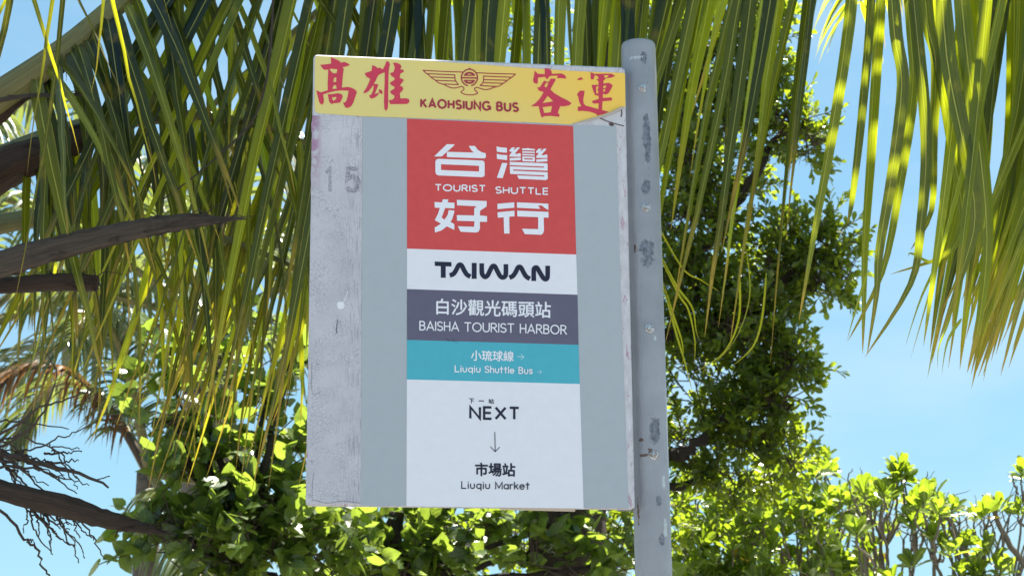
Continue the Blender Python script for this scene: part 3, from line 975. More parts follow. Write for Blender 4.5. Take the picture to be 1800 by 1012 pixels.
sm.build('emblem', M_BROWNRED, header_o)

# ================================================================== vegetation
rng = np.random.default_rng(11)
M_FROND = m_leaf('coconut_leaflet', (0.004, 0.014, 0.015), (0.008, 0.024, 0.015), (0.46, 0.57, 0.009), 0.42, 0.30, (0.46, 0.44, 0.10), 0.035, (0.46, 0.30, 0.04), 0.45, trange=(0.22, 1.9))  # wide trange paints the contrast of lit and shaded leaflets
M_OLIVE = m_leaf('old_coconut_leaflet', (0.006, 0.015, 0.007), (0.019, 0.024, 0.008), (0.60, 0.58, 0.010), 0.42, 0.38, (0.36, 0.30, 0.07), 0.05, (0.46, 0.28, 0.04), 0.4, trange=(0.25, 1.8))
M_DRYLEAF = m_leaf('dry_leaflet', (0.07, 0.038, 0.018), (0.16, 0.085, 0.04), (0.26, 0.12, 0.035), 0.3, 0.6, (0.25, 0.15, 0.06), 0.05, None, 0.2)
M_FARPALM = m_leaf('far_palm_leaflet', (0.035, 0.062, 0.035), (0.085, 0.12, 0.07), (0.30, 0.36, 0.06), 0.35, 0.30, (0.2, 0.2, 0.08), 0.03, (0.2, 0.15, 0.08), 0.6)
M_TREELEAF = m_leaf('small_tree_leaf', (0.016, 0.042, 0.012), (0.050, 0.090, 0.015), (0.42, 0.54, 0.018), 0.40, 0.33, (0.10, 0.13, 0.03), 0.04, None, 0.5)
M_HEART = m_leaf('heart_leaf', (0.016, 0.038, 0.012), (0.050, 0.085, 0.02), (0.36, 0.50, 0.05), 0.40, 0.30, (0.13, 0.17, 0.04), 0.03, None, 0.55)
M_ROSETTE = m_leaf('rosette_leaf', (0.026, 0.060, 0.014), (0.075, 0.115, 0.02), (0.40, 0.56, 0.022), 0.42, 0.30, (0.25, 0.28, 0.07), 0.04, None, 0.5, yellow=(0.62, 0.36, 0.03))
M_RACHIS = m_bark('frond_stalk', (0.085, 0.080, 0.022), (0.21, 0.18, 0.055), 2.0, 16, 0.5, 0.25, 0.003)
M_DRYSTALK = m_bark('dry_stalk', (0.055, 0.040, 0.030), (0.19, 0.14, 0.105), 2.2, 46, 0.85, 1.0, 0.012)
M_BROWNSTALK = m_bark('brown_leaf_base', (0.032, 0.020, 0.014), (0.12, 0.070, 0.045), 3.0, 30, 0.85, 1.0, 0.012)
M_TWIG = m_bark('dark_twig', (0.035, 0.022, 0.017), (0.10, 0.066, 0.050), 6, 6, 0.8, 0.4, 0.002)
M_BARK = m_bark('tree_bark', (0.020, 0.015, 0.012), (0.075, 0.052, 0.040), 5, 14, 0.95, 1.0, 0.02)
M_STEM = m_bark('shrub_stem', (0.10, 0.085, 0.065), (0.24, 0.20, 0.16), 6, 6, 0.8, 0.5, 0.004)
M_PTRUNK = m_bark('palm_trunk', (0.07, 0.055, 0.045), (0.18, 0.15, 0.125), 22, 3, 0.9, 0.8, 0.012)

def leaflet(mb, spine, width, n0, R, fold=0.5, twist=0.0, wprof=None, m=0):
    P = np.array(spine, dtype=float)
    n = len(P)
    T = np.gradient(P, axis=0)
    V, U, F = [], [], []
    for i in range(n):
        s = i / (n - 1)
        t = nrm(T[i])
        lat = nrm(np.cross(t, n0))
        nn = np.cross(lat, t)
        a = twist * s
        l2 = lat * math.cos(a) + nn * math.sin(a)
        m2 = -lat * math.sin(a) + nn * math.cos(a)
        ww = width * 0.5 * (min(1.0, 0.35 + s * 5) * (1 - s ** 2.6) ** 0.9 * (1 - 0.30 * s) + 0.012)
        f = fold * (1 - 0.5 * s)
        V += [P[i] + l2 * ww * math.cos(f) + m2 * ww * math.sin(f), P[i], P[i] - l2 * ww * math.cos(f) + m2 * ww * math.sin(f)]
        U += [(0, s), (.5, s), (1, s)]
    for i in range(n - 1):
        b = i * 3
        F += [(b, b + 1, b + 4, b + 3), (b + 1, b + 2, b + 5, b + 4)]
    mb.add(V, F, U, R, m)

def bez(p0, p1, p2, n):
    t = np.linspace(0, 1, n)[:, None]
    p0, p1, p2 = (np.array(tuple(p), float) for p in (p0, p1, p2))
    return (1 - t) ** 2 * p0 + 2 * t * (1 - t) * p1 + t * t * p2

def hang(mb, r0, tip, width, out, R, n=13, fold=0.5, twist=None, bow=0.0, n0=None):
    """a leaflet from root r0 to tip, bulging by 'out' (vector) near the root"""
    r0, tip = np.array(tuple(r0), float), np.array(tuple(tip), float)
    mid = r0 * 0.62 + tip * 0.38 + np.array(out, float)
    sp = bez(r0, mid, tip, n)
    if bow:
        s = np.linspace(0, 1, n)
        sp[:, 0] += bow * np.sin(s * math.pi * 1.0) * s
    sp += rng.normal(0, .0014, (n, 3)) * np.linspace(0, 1, n)[:, None]
    if n0 is None:
        n0 = nrm((rng.normal(0, .55), -1.0, rng.normal(0, .15)))
    leaflet(mb, sp, width, n0, R, fold, rng.normal(0, .5) if twist is None else twist)

def interp(x, tab):
    xs = [a for a, b in tab]
    ys = [b for a, b in tab]
    return float(np.interp(x, xs, ys))

def lit_tone(mean):
    """most leaflets are thick and dark, some get sunlit brightness put into their colour"""
    return rng.uniform(.75, 1.0) if rng.random() < .15 + .30 * mean else float(np.clip(rng.normal(.18, .14), 0, 1))

def hanging_frond(palm, mat, rachis_px, n_roots, tipy, slope, width, seed, jit=90, sides=(-1, 1), spread=0.16, rmean=0.4, r_thick=(0.020, 0.007), skip=None, xr=None):
    global rng
    rng = np.random.default_rng(seed)
    path = np.array(catmull([at(*p) for p in rachis_px], 16))
    # pixel track for the same parameter
    pxp = np.array(catmull(rachis_px, 16))
    mb, rb = MB(), MB()
    tube(rb, path, np.linspace(r_thick[0], r_thick[1], len(path)), 8)
    ts = np.linspace(0, 1, n_roots)
    for t in ts:
        f = t * (len(path) - 1)
        i = min(int(f), len(path) - 2)
        a = f - i
        r0 = path[i] * (1 - a) + path[i + 1] * a
        q = pxp[i] * (1 - a) + pxp[i + 1] * a
        if xr and not (xr[0] <= q[0] <= xr[1]):
            continue
        for sd_ in sides:
            if skip and rng.random() < (skip if q[0] < 1100 else skip * .4):
                continue
            ty = interp(q[0], tipy) + rng.normal(0, jit)
            k = interp(q[0], slope) + rng.normal(0, .05 if width > .035 else .09)
            ty = min(max(ty, q[1] + 180), 872 + rng.normal(0, 14))
            tx = q[0] + k * (ty - q[1]) + rng.normal(0, 12)
            Y = q[2] + sd_ * spread * rng.uniform(.5, 1.1)
            tip = at(tx, ty, Y)
            out = np.array((rng.normal(0, .03), sd_ * spread * .55, 0.10))
            hang(mb, r0, tip, width * rng.uniform(.72, 1.15), out, lit_tone(rmean), n0=nrm((rng.normal(sd_ * .25, .5), -1.0, rng.normal(0, .15))), fold=rng.uniform(.35, .95), bow=rng.normal(0, .02))
    fr = mb.build('frond', mat, palm, smooth=True)
    rb.build('stalk', M_RACHIS, fr, smooth=True)
    return fr

def palm_trunk(palm, base, top, r0, r1):
    mb = MB()
    pts = bez(base, (base[0] * .4 + top[0] * .6, base[1] * .5 + top[1] * .5, top[2] * .5), top, 40)
    rr = np.linspace(r0, r1, 40) * (1 + 0.035 * np.sin(np.arange(40) * 2.4))
    rr[0] *= 1.35
    tube(mb, pts, rr, 16)
    return mb.build('trunk', M_PTRUNK, palm, smooth=True)

def free_frond(palm, base, d0, L, droop, nleaf, lw, ll, mat, seed, stalk=M_RACHIS, up_lean=0.25, r0=0.022, leaf_droop=0.5):
    """a whole arching frond of a palm"""
    g = np.random.default_rng(seed)
    n = 26
    d = nrm(d0)
    p = np.array(tuple(base), float)
    pts = [p.copy()]
    for i in range(n):
        s = (i + 1) / n
        dd = nrm(d + np.array((0, 0, -1)) * droop * s * s * 1.6)
        p = p + dd * L / n
        pts.append(p.copy())
    pts = np.array(pts)
    mb, rb = MB(), MB()
    tube(rb, pts, np.linspace(r0, r0 * .2, len(pts)), 6)
    T = np.gradient(pts, axis=0)
    for t in np.linspace(0.16, 1, nleaf):
        f = t * (len(pts) - 1)
        i = min(int(f), len(pts) - 2)
        a = f - i
        r = pts[i] * (1 - a) + pts[i + 1] * a
        tg = nrm(T[i])
        sdv = nrm(np.cross(tg, (0, 0, 1)))
        for sg in (-1, 1):
            l = ll * (0.35 + 0.65 * math.sin(math.pi * min(1, 0.12 + t * .86)) ** .7) * g.uniform(.8, 1.12)
            dv = nrm(sdv * sg * (1 - .35 * t) + tg * (0.55 + .6 * t) + np.array((0, 0, up_lean)) + g.normal(0, .09, 3))
            tip = r + dv * l * (1 - leaf_droop * .45) + np.array((0, 0, -1)) * l * leaf_droop
            mid = r + dv * l * .5
            sp = bez(r, mid, tip, 7)
            leaflet(mb, sp, lw * g.uniform(.8, 1.1), nrm(np.cross(dv, np.cross((0, 0, 1), dv)) + g.normal(0, .2, 3)), g.uniform(0, 1), 0.45)
    fr = mb.build('frond', mat, palm, smooth=True)
    rb.build('stalk', stalk, fr, smooth=True)
    return fr

# ---- palm on the right whose long fronds hang across the top of the view
pr_base = Vector((2.7, 5.2, 0))
pr_top = Vector((2.45, 4.9, 4.35))
palm_r = thing('coconut_palm', 'coconut palm with long green fronds hanging behind the sign and at upper right', 'palm tree', pr_base, 'coconut palms')
palm_trunk(palm_r, pr_base, pr_top, 0.17, 0.12)
SLOPE = [(0, -.42), (150, -.46), (380, -.52), (480, -.42), (580, -.26), (700, -.07), (1000, -.02), (1120, -.05), (1200, -.14), (1330, -.25), (1440, -.16), (1500, -.14)]
TIPY = [(0, 330), (150, 470), (260, 560), (400, 600), (520, 700), (640, 830), (760, 800), (1000, 700), (1150, 640), (1300, 600), (1400, 500), (1480, 480)]
# front frond
hanging_frond(palm_r, M_FROND, [(2350, -760, 4.7), (1900, -540, 4.2), (1500, -330, 3.75), (1100, -230, 3.62), (760, -190, 3.55), (480, -170, 3.5), (260, -110, 3.45), (90, -30, 3.42)], 92, TIPY, SLOPE, 0.047, 21, xr=(400, 1520), rmean=.32, skip=.30)
# second frond just behind it
hanging_frond(palm_r, M_FROND, [(2300, -900, 5.0), (1800, -640, 4.6), (1300, -400, 4.25), (950, -300, 4.15), (620, -230, 4.1), (380, -150, 4.05), (200, -40, 4.0)], 44, [(200, 640), (420, 760), (650, 840), (900, 700), (1200, 420), (1420, 330)], [(200, -.30), (420, -.34), (560, -.22), (720, -.02), (1000, .02), (1200, -.10), (1400, -.24)], 0.040, 22, xr=(520, 1430), rmean=.5, skip=.3)
# olive older frond, tips yellowing, left half
hanging_frond(palm_r, M_OLIVE, [(2250, -1000, 5.4), (1700, -620, 5.0), (1100, -360, 4.6), (760, -160, 4.45), (560, 20, 4.4), (400, 160, 4.35), (270, 300, 4.3)], 50, [(270, 600), (400, 690), (520, 760), (620, 840), (760, 840)], [(270, -.32), (400, -.30), (520, -.34), (640, -.30), (760, -.24)], 0.029, 23, xr=(440, 720), rmean=.6, jit=150, spread=.25)

# right hand frond: leaflets placed one by one where the photo shows them, nearer to the viewer
def right_frond():
    global rng
    rng = np.random.default_rng(31)
    mb, rb = MB(), MB()
    path = catmull([at(*p) for p in [(2420, -620, 4.6), (2200, -420, 3.9), (1980, -250, 3.4), (1740, -150, 3.15), (1540, -110, 3.05), (1440, -90, 3.02)]], 14)
    tube(rb, path, np.linspace(0.020, 0.005, len(path)), 8)
    L = [  # root, control points ..., tip ; width px
        ([(1500, -110), (1490, 40), (1462, 230), (1432, 400), (1404, 565)], 30),
        ([(1530, -110), (1524, 60), (1510, 230), (1497, 350), (1490, 392)], 27),
        ([(1552, -110), (1538, 100), (1529, 260), (1519, 420), (1517, 545), (1516, 622)], 28),
        ([(1560, -110), (1572, 60), (1585, 150), (1568, 300), (1545, 440), (1540, 520), (1524, 624)], 30),
        ([(1585, -110), (1600, 60), (1604, 160), (1580, 330), (1550, 480), (1490, 600)], 28),
        ([(1595, -110), (1612, 60), (1628, 250), (1618, 400), (1600, 500), (1520, 628)], 30),
        ([(1620, -110), (1630, 40), (1645, 110), (1640, 240), (1637, 370), (1600, 440)], 27),
        ([(1625, -110), (1640, 60), (1668, 230), (1688, 340), (1690, 400), (1660, 450), (1565, 482)], 34),
        ([(1650, -110), (1664, 100), (1695, 260), (1714, 380), (1690, 480), (1650, 600)], 36),
        ([(1680, -110), (1700, 100), (1722, 260), (1735, 420), (1722, 560), (1700, 655)], 36),
    ]
    for q, wpx in L:
        Y = 3.0 + rng.normal(0, .05)
        sp = [at(x, y, Y + 0.03 * i) for i, (x, y) in enumerate(q)]
        sp = np.array(catmull(sp, 4))
        leaflet(mb, sp, wpx * Y / FPX * 1.08, nrm((rng.normal(.1, .3), -1, 0)), rng.uniform(.3, .8), rng.uniform(.5, .95), rng.normal(0, .3))
    for i in range(60):
        u = rng.uniform(0, 1)
        rx = 1690 + 330 * u + rng.normal(0, 10)
        Y = 3.05 + rng.uniform(-.12, .42)
        ty = rng.uniform(520, 690) - 60 * abs(u - .4)
        tx = 1640 + 130 * u + rng.normal(0, 32) + (0 if ty > 560 else 10)
        ry = -110 - 60 * u
        mx, my = rx * .55 + tx * .45 + rng.normal(14, 10), ry * .5 + ty * .5
        sp = np.array(catmull([at(rx, ry, Y), at(mx, my, Y), at(tx, ty, Y)], 6))
        leaflet(mb, sp, rng.uniform(26, 38) * Y / FPX, nrm((rng.normal(.1, .5), -1, 0)), np.clip(rng.normal(.66, .3), 0, 1), rng.uniform(.4, .9), rng.normal(0, .35))
    # thin curled dry tips
    for q in ([(1524, 480), (1505, 540), (1488, 600)], [(1660, 440), (1620, 520), (1590, 612)], [(1690, 560), (1665, 600), (1655, 660)], [(1664, 420), (1640, 460), (1602, 445), (1596, 452)], [(1690, 470), (1668, 560), (1650, 610), (1648, 650)]):
        sp = np.array(catmull([at(x, y, 3.06) for x, y in q], 5))
        leaflet(mb, sp, 7 * 3.06 / FPX, nrm((0.2, -1, 0)), 1.0, .3, .8)
    fr = mb.build('frond', M_FROND, palm_r, smooth=True)
    rb.build('stalk', M_RACHIS, fr, smooth=True)
right_frond()
def dry_strand(q, wpx, Y):
    mb = MB()
    pts = catmull([at(x, y, Y) for x, y in q], 6)
    tube(mb, pts, np.linspace(wpx, wpx * .5, len(pts)) * Y / FPX / 2, 6, ridge=.1)
    mb.build('dry_strand', M_DRYSTALK, palm_r, smooth=True)
dry_strand([(486, -120), (480, 0), (477, 60), (468, 140), (444, 212), (390, 268), (335, 315), (285, 352)], 6, 3.34)
def curly_tips():
    mb = MB()
    g = np.random.default_rng(35)
    for q in ([(1150, 380), (1196, 470), (1228, 492), (1262, 512)], [(1150, 420), (1188, 500), (1215, 540), (1222, 580), (1232, 600)], [(1150, 430), (1190, 515), (1212, 545), (1224, 600), (1218, 640)],
              [(1160, 480), (1188, 560), (1204, 610), (1200, 660)], [(1160, 500), (1190, 575), (1206, 640), (1212, 690)], [(1310, 440), (1312, 520), (1298, 590), (1250, 640), (1222, 664)], [(1345, 480), (1340, 560), (1318, 610), (1282, 645)], [(1300, 480), (1298, 560), (1270, 620), (1224, 655)]):
        sp = np.array(catmull([at(x + g.normal(0, 3), y, 3.6) for x, y in q], 6))
        leaflet(mb, sp, 5 * 3.6 / FPX, nrm((g.normal(0, .5), -1, 0)), 1.0, .4, g.normal(0, .8))
    mb.build('dry_tips', M_OLIVE, palm_r, smooth=True)
curly_tips()
for i, (dx, dy, dz, L_) in enumerate(((-.2, .9, .7, 3.4), (1, .3, .6, 3.4), (.8, -.5, .5, 3.2), (.3, 1, .15, 3.2), (-.1, .2, 1.4, 2.8), (1, .9, .3, 3.2))):
    free_frond(palm_r, pr_top, (dx, dy, dz), L_, .8, 60, .04, .75, M_FROND, 300 + i)

# unseen fronds added above the view to throw dappled shade on the leaflets
for i, (dx, dy, dz, L_) in enumerate(((-1, .05, .44, 5.2), (-1, .14, .40, 5.2), (-1, -.05, .56, 5.0), (-1, .24, .50, 5.2), (-1, .34, .42, 5.2), (-1, -.10, .20, 4.7), (-1, -.2, .26, 4.5), (-1, .02, .24, 4.9))):
    free_frond(palm_r, pr_top, (dx, dy, dz), L_, .12, 76, .055, .95, M_FROND, 330 + i, leaf_droop=.2)

for i, (dx, dy, dz, L_) in enumerate(((-1, -.80, .15, 3.5),)):  # another unseen frond, added to shade the right hand leaflets
    free_frond(palm_r, pr_top, (dx, dy, dz), L_, .10, 56, .05, .85, M_FROND, 350 + i, leaf_droop=.2)

# ---- palm on the left: stalks and dead parts at the left edge
pl_base = Vector((-1.8, 3.75, 0))
pl_top = Vector((-1.52, 3.6, 2.3))
palm_l = thing('coconut_palm', 'coconut palm at the left edge with brown leaf bases and dead stalks', 'palm tree', pl_base, 'coconut palms')
palm_trunk(palm_l, pl_base, pl_top, 0.16, 0.12)

LD = -0.30      # the left palm stands a little nearer than the hanging fronds
def stalk_part(name, mat, pts, sides=12, flat=.75, R=.5, ridge=.09, fray=14):
    """pts: (px, py, Y, thickness px)"""
    mb = MB()
    q = catmull([tuple(at(x, y, Y + LD)) + (th * (Y + LD) / FPX / 2,) for x, y, Y, th in pts], 7)
    tube(mb, [p[:3] for p in q], [max(p[3], .0015) for p in q], 22, R, 0, True, flat, (0, 1, 0), ridge)
    g = np.random.default_rng(int(pts[-1][0] * 13 + pts[-1][1]))
    for k in range(fray):          # torn fibres along the stalk
        i = int(g.integers(len(q) // 4, len(q) - 1))
        p = np.array(q[i][:3]) + np.array((0, -q[i][3] * .5, g.choice((-1, 1)) * q[i][3] * .62))
        d = nrm(np.array(q[min(i + 3, len(q) - 1)][:3]) - np.array(q[i][:3]) + g.normal(0, .01, 3))
        l = g.uniform(.02, .09)
        tube(mb, [p - d * l * .3, p + d * l * .3 + g.normal(0, .003, 3), p + d * l * .7 + np.array((0, 0, -.012)) + g.normal(0, .006, 3)], [.0016, .0012, .0004], 4, cap=False)
    return mb.build(name, mat, palm_l, smooth=True)

stalk_part('leaf_base', M_BROWNSTALK, [(-330, 480, 3.75, 130), (-160, 330, 3.7, 100), (-20, 196, 3.68, 62), (60, 140, 3.68, 46), (112, 108, 3.68, 30), (126, 102, 3.68, 22)], ridge=.14)
stalk_part('leaf_base', M_BROWNSTALK, [(-330, 520, 3.95, 140), (-150, 400, 3.9, 110), (0, 300, 3.88, 72), (110, 258, 3.88, 56), (160, 226, 3.88, 34), (178, 214, 3.88, 20)], ridge=.14)
stalk_part('dead_stalk', M_DRYSTALK, [(-330, 590, 3.6, 90), (-100, 500, 3.5, 60), (0, 465, 3.48, 51), (100, 436, 3.46, 45), (200, 412, 3.45, 39), (270, 397, 3.44, 35), (320, 390, 3.43, 30), (360, 387, 3.43, 22), (392, 386, 3.42, 11), (415, 384, 3.42, 7), (433, 385, 3.42, 2)], ridge=.15, flat=.6, fray=26)
stalk_part('cut_stalk', M_BROWNSTALK, [(-330, 540, 3.7, 34), (-60, 508, 3.6, 28), (40, 500, 3.58, 29), (110, 496, 3.56, 31), (160, 498, 3.56, 29), (172, 499, 3.56, 26)], ridge=.13, fray=10)
stalk_part('broken_twig', M_DRYSTALK, [(-160, 210, 3.7, 12), (30, 171, 3.6, 8), (100, 168, 3.6, 8), (155, 166, 3.6, 6)], fray=3)
stalk_part('dead_spathe', M_BROWNSTALK, [(-330, 760, 3.55, 40), (-80, 838, 3.45, 32), (0, 861, 3.42, 32), (110, 888, 3.40, 36), (184, 911, 3.38, 30), (230, 922, 3.38, 22), (262, 929, 3.37, 15), (286, 935, 3.37, 7), (306, 938, 3.37, 2)], ridge=.16, flat=.65, fray=16)

def left_fronds():
    global rng
    # yellow-green stalk rising to the upper left, leaflets dropping from it
    rng = np.random.default_rng(41)
    def fr(path_px, thick, mat, spec, seed, stalk=M_RACHIS):
        global rng
        rng = np.random.default_rng(seed)
        path_px = [(x, y, Y + LD) for x, y, Y in path_px]
        mb, rb = MB(), MB()
        q = catmull([tuple(at(x, y, Y)) + (th * Y / FPX / 2,) for (x, y, Y), th in zip(path_px, thick)], 8)
        tube(rb, [p[:3] for p in q], [p[3] for p in q], 10, flat=.7, up=(0, 1, 0))
        P = np.array(q)[:, :3]
        PX = np.array(catmull(path_px, 8))
        n, t0, t1, dx, dy, wd, sprd, jit, rm = spec
        for t in np.linspace(t0, t1, n):
            f = t * (len(P) - 1)
            i = min(int(f), len(P) - 2)
            a = f - i
            r0 = P[i] * (1 - a) + P[i + 1] * a
            px = PX[i] * (1 - a) + PX[i + 1] * a
            for sg in (-1, 1):
                l = rng.uniform(.7, 1.15)
                Y = px[2] + sg * sprd * rng.uniform(.3, 1)
                tip = at(px[0] + (dx + rng.normal(0, jit)) * l, px[1] + (dy + rng.normal(0, jit)) * l, Y)
                hang(mb, r0, tip, wd * rng.uniform(.7, 1.15), (rng.normal(.02, .03), sg * sprd * .5, .05), lit_tone(rm), fold=rng.uniform(.2, .7))
        o = mb.build('frond', mat, palm_l, smooth=True)
        rb.build('stalk', stalk, o, smooth=True)
    fr([(-330, 430, 3.7), (-120, 250, 3.66), (0, 168, 3.64), (120, 84, 3.66), (240, -20, 3.75), (420, -160, 4.0), (650, -260, 4.3)], [90, 72, 62, 52, 40, 26, 12], M_FROND, (30, .42, 1.0, 110, 430, .034, .22, 60, .3), 51)
    fr([(-330, 470, 4.0), (-100, 330, 3.95), (40, 262, 3.95), (150, 225, 3.96), (290, 205, 4.0), (430, 215, 4.1), (560, 260, 4.2)], [80, 58, 48, 40, 28, 16, 8], M_FROND, (24, .34, 1.0, -10, 420, .030, .22, 70, .35), 52)
    # thin leaflets hanging in front at the far left
    fr([(-330, 360, 3.3), (-160, 60, 3.25), (-40, -60, 3.22), (100, -120, 3.22), (260, -190, 3.25)], [60, 46, 34, 24, 12], M_OLIVE, (8, .40, .92, -10, 330, .013, .10, 120, .3), 53)
    # lower olive frond behind the dead stalk
    fr([(-330, 560, 4.4), (-80, 420, 4.4), (100, 380, 4.4), (260, 390, 4.45), (420, 430, 4.5), (540, 480, 4.5)], [60, 44, 34, 26, 16, 6], M_OLIVE, (20, .40, 1.0, -50, 330, .024, .22, 70, .7), 54)
    for i, (dx, dy, dz, L_) in enumerate(((-1, .3, .7, 3.0), (-1, .7, .6, 3.0), (-.8, -.8, .5, 2.8))):
        free_frond(palm_l, pl_top, (dx, dy, dz), L_, .8, 50, .04, .7, M_FROND, 400 + i)
left_fronds()

def inflorescence():
    g = np.random.default_rng(61)
    mb = MB()
    def twig(q, w0=7, w1=2, Y=3.2, R=.3):
        pts = catmull(q, 4)
        pts = [at(x + g.normal(0, 1.6), y + g.normal(0, 1.6), Y + g.normal(0, .006)) for x, y in pts]
        tube(mb, pts, np.linspace(w0, w1, len(pts)) * Y / FPX / 2, 5, R)
    twig([(-330, 700), (-120, 790), (0, 798), (60, 812), (140, 832), (190, 855)], 16, 4)
    twig([(-60, 800), (20, 752), (70, 715), (110, 704), (150, 690), (160, 706)], 6, 2)
    twig([(-60, 800), (30, 770), (80, 720), (100, 660), (80, 620)], 6, 2)
    twig([(0, 740), (50, 745), (120, 752)], 4, 2)
    twig([(-20, 884), (20, 916), (48, 950), (62, 962), (72, 990), (86, 1012), (96, 1040)], 6, 3)
    twig([(48, 950), (58, 952), (64, 962)], 3, 2)
    for i in range(24):
        y0 = 796 + g.normal(0, 14)
        x0 = g.uniform(-30, 90)
        L_ = g.uniform(60, 150)
        a = g.normal(.42, .30)
        q = [(x0, y0)]
        for k in range(4):
            a += g.normal(0, .22) + .05
            q.append((q[-1][0] + L_ / 4 * math.cos(a), q[-1][1] + L_ / 4 * math.sin(a)))
        twig(q, g.uniform(3.5, 6), 2, 3.2 + g.normal(0, .04))
    for i in range(18):
        x0 = g.uniform(40, 130)
        y0 = 880 + (x0) * .16
        q = [(x0, y0)]
        a = g.normal(1.0, .25)
        L_ = g.uniform(40, 110)
        for k in range(4):
            a += g.normal(0, .25)
            q.append((q[-1][0] + L_ / 4 * math.cos(a), q[-1][1] + L_ / 4 * math.sin(a)))
        twig(q, 4, 2, 3.16 + g.normal(0, .03))
    mb.build('dry_flower_stalk', M_TWIG, palm_l)
inflorescence()

# ---- far palms
def far_palm(px, Y, top_py, label, fr, seed, mat=M_FARPALM, dry=None, r=.15, lw=.05, ll=.8):
    b = at(px, 1000, Y)
    base = Vector((b.x, Y, 0))
    top = at(px, top_py, Y)
    p = thing('coconut_palm', label, 'palm tree', base, 'coconut palms')
    palm_trunk(p, base, top, r * 1.25, r)
    for i, (dx, dy, dz, L_, dr) in enumerate(fr):
        free_frond(p, top, (dx, dy, dz), L_, dr, 64, lw, ll, mat, seed + i, r0=.03, leaf_droop=.55)
    for i, (dx, dy, dz, L_, dr) in enumerate(dry or ()):
        free_frond(p, top, (dx, dy, dz), L_, dr, 44, lw, ll * .8, M_DRYLEAF, seed + 40 + i, M_DRYSTALK, r0=.025, leaf_droop=.8)
    return p
far_palm(372, 9.5, 570, 'distant coconut palm whose crown shows between the hanging leaflets', [(-1, .1, .35, 2.9, .9), (-1, -.2, .75, 2.9, .8), (-.5, .3, 1.1, 2.8, .7), (.6, .2, .9, 2.8, .9), (1, -.2, .5, 2.8, 1.0), (.2, -.8, .7, 2.5, .9), (-.9, .4, .05, 2.6, .7), (.8, .6, .2, 2.6, .9)], 500)
far_palm(-60, 10.5, 590, 'distant coconut palm with pale shiny fronds at the left edge', [(1, .1, .55, 2.8, .8), (.9, -.4, .25, 2.6, .7), (.6, .5, .9, 2.8, .8), (-1, 0, .5, 2.8, .9), (.2, -.7, .8, 2.6, .9), (-.6, .6, .8, 2.6, .9)], 520)
far_palm(262, 8.0, 830, 'small coconut palm with a brown dead frond low on the left', [(.8, -.1, .25, 1.5, .9), (.5, .2, .9, 1.5, .9), (-.5, .3, .8, 1.3, 1.2), (.9, .3, -.1, 1.3, .8), (-.1, -.5, .9, 1.3, 1.0), (.3, -.5, -.3, 1.2, .6)], 540, dry=[(-.55, -.1, .95, 1.35, 1.6)], r=.06, lw=.03, ll=.42)

# ---- broadleaf plants
T_OBOV = (np.array([(0, 0, 0), (.3, .13, .035), (.3, 0, 0), (.3, -.13, .035), (.65, .24, .05), (.65, 0, -.01), (.65, -.24, .05), (.9, .17, .01), (.92, 0, -.05), (.9, -.17, .01), (1.0, 0, -.08)]),
          [(0, 2, 1), (0, 3, 2), (1, 2, 5, 4), (2, 3, 6, 5), (4, 5, 8, 7), (5, 6, 9, 8), (7, 8, 10), (8, 9, 10)])
T_HEART = (np.array([(0, 0, 0), (-.10, .22, .03), (0.02, 0, 0), (-.10, -.22, .03), (.12, .44, .03), (.15, 0, -.02), (.12, -.44, .03), (.45, .46, -.02), (.48, 0, -.04), (.45, -.46, -.02), (.78, .24, -.08), (.8, 0, -.10), (.78, -.24, -.08), (1.05, 0, -.2)]),
           [(0, 2, 1), (0, 3, 2), (1, 2, 5, 4), (2, 3, 6, 5), (4, 5, 8, 7), (5, 6, 9, 8), (7, 8, 11, 10), (8, 9, 12, 11), (10, 11, 13), (11, 12, 13)])

def add_leaves(mb, items, tmpl):
    """items: list of (pos, axis, normal, length, rnd)"""
    if not items:
        return
    tv, tf = tmpl
    P = np.array([i[0] for i in items])
    A_ = np.array([nrm(i[1]) for i in items])
    N_ = np.array([i[2] for i in items], dtype=float)
    S_ = np.cross(N_, A_)
    S_ /= np.linalg.norm(S_, axis=1)[:, None] + 1e-9
    N_ = np.cross(A_, S_)
    L_ = np.array([i[3] for i in items])
    V = P[:, None, :] + L_[:, None, None] * (tv[None, :, 0:1] * A_[:, None, :] + tv[None, :, 1:2] * S_[:, None, :] + tv[None, :, 2:3] * N_[:, None, :])
    k = len(tv)
    U = np.tile(np.stack([tv[:, 1] + .5, np.clip(tv[:, 0], 0, 1)], 1), (len(items), 1))
    F = []
    for j in range(len(items)):
        o = j * k
        F.extend([tuple(o + i for i in f) for f in tf])
    mb.add(V.reshape(-1, 3), F, U, np.repeat([i[4] for i in items], k))

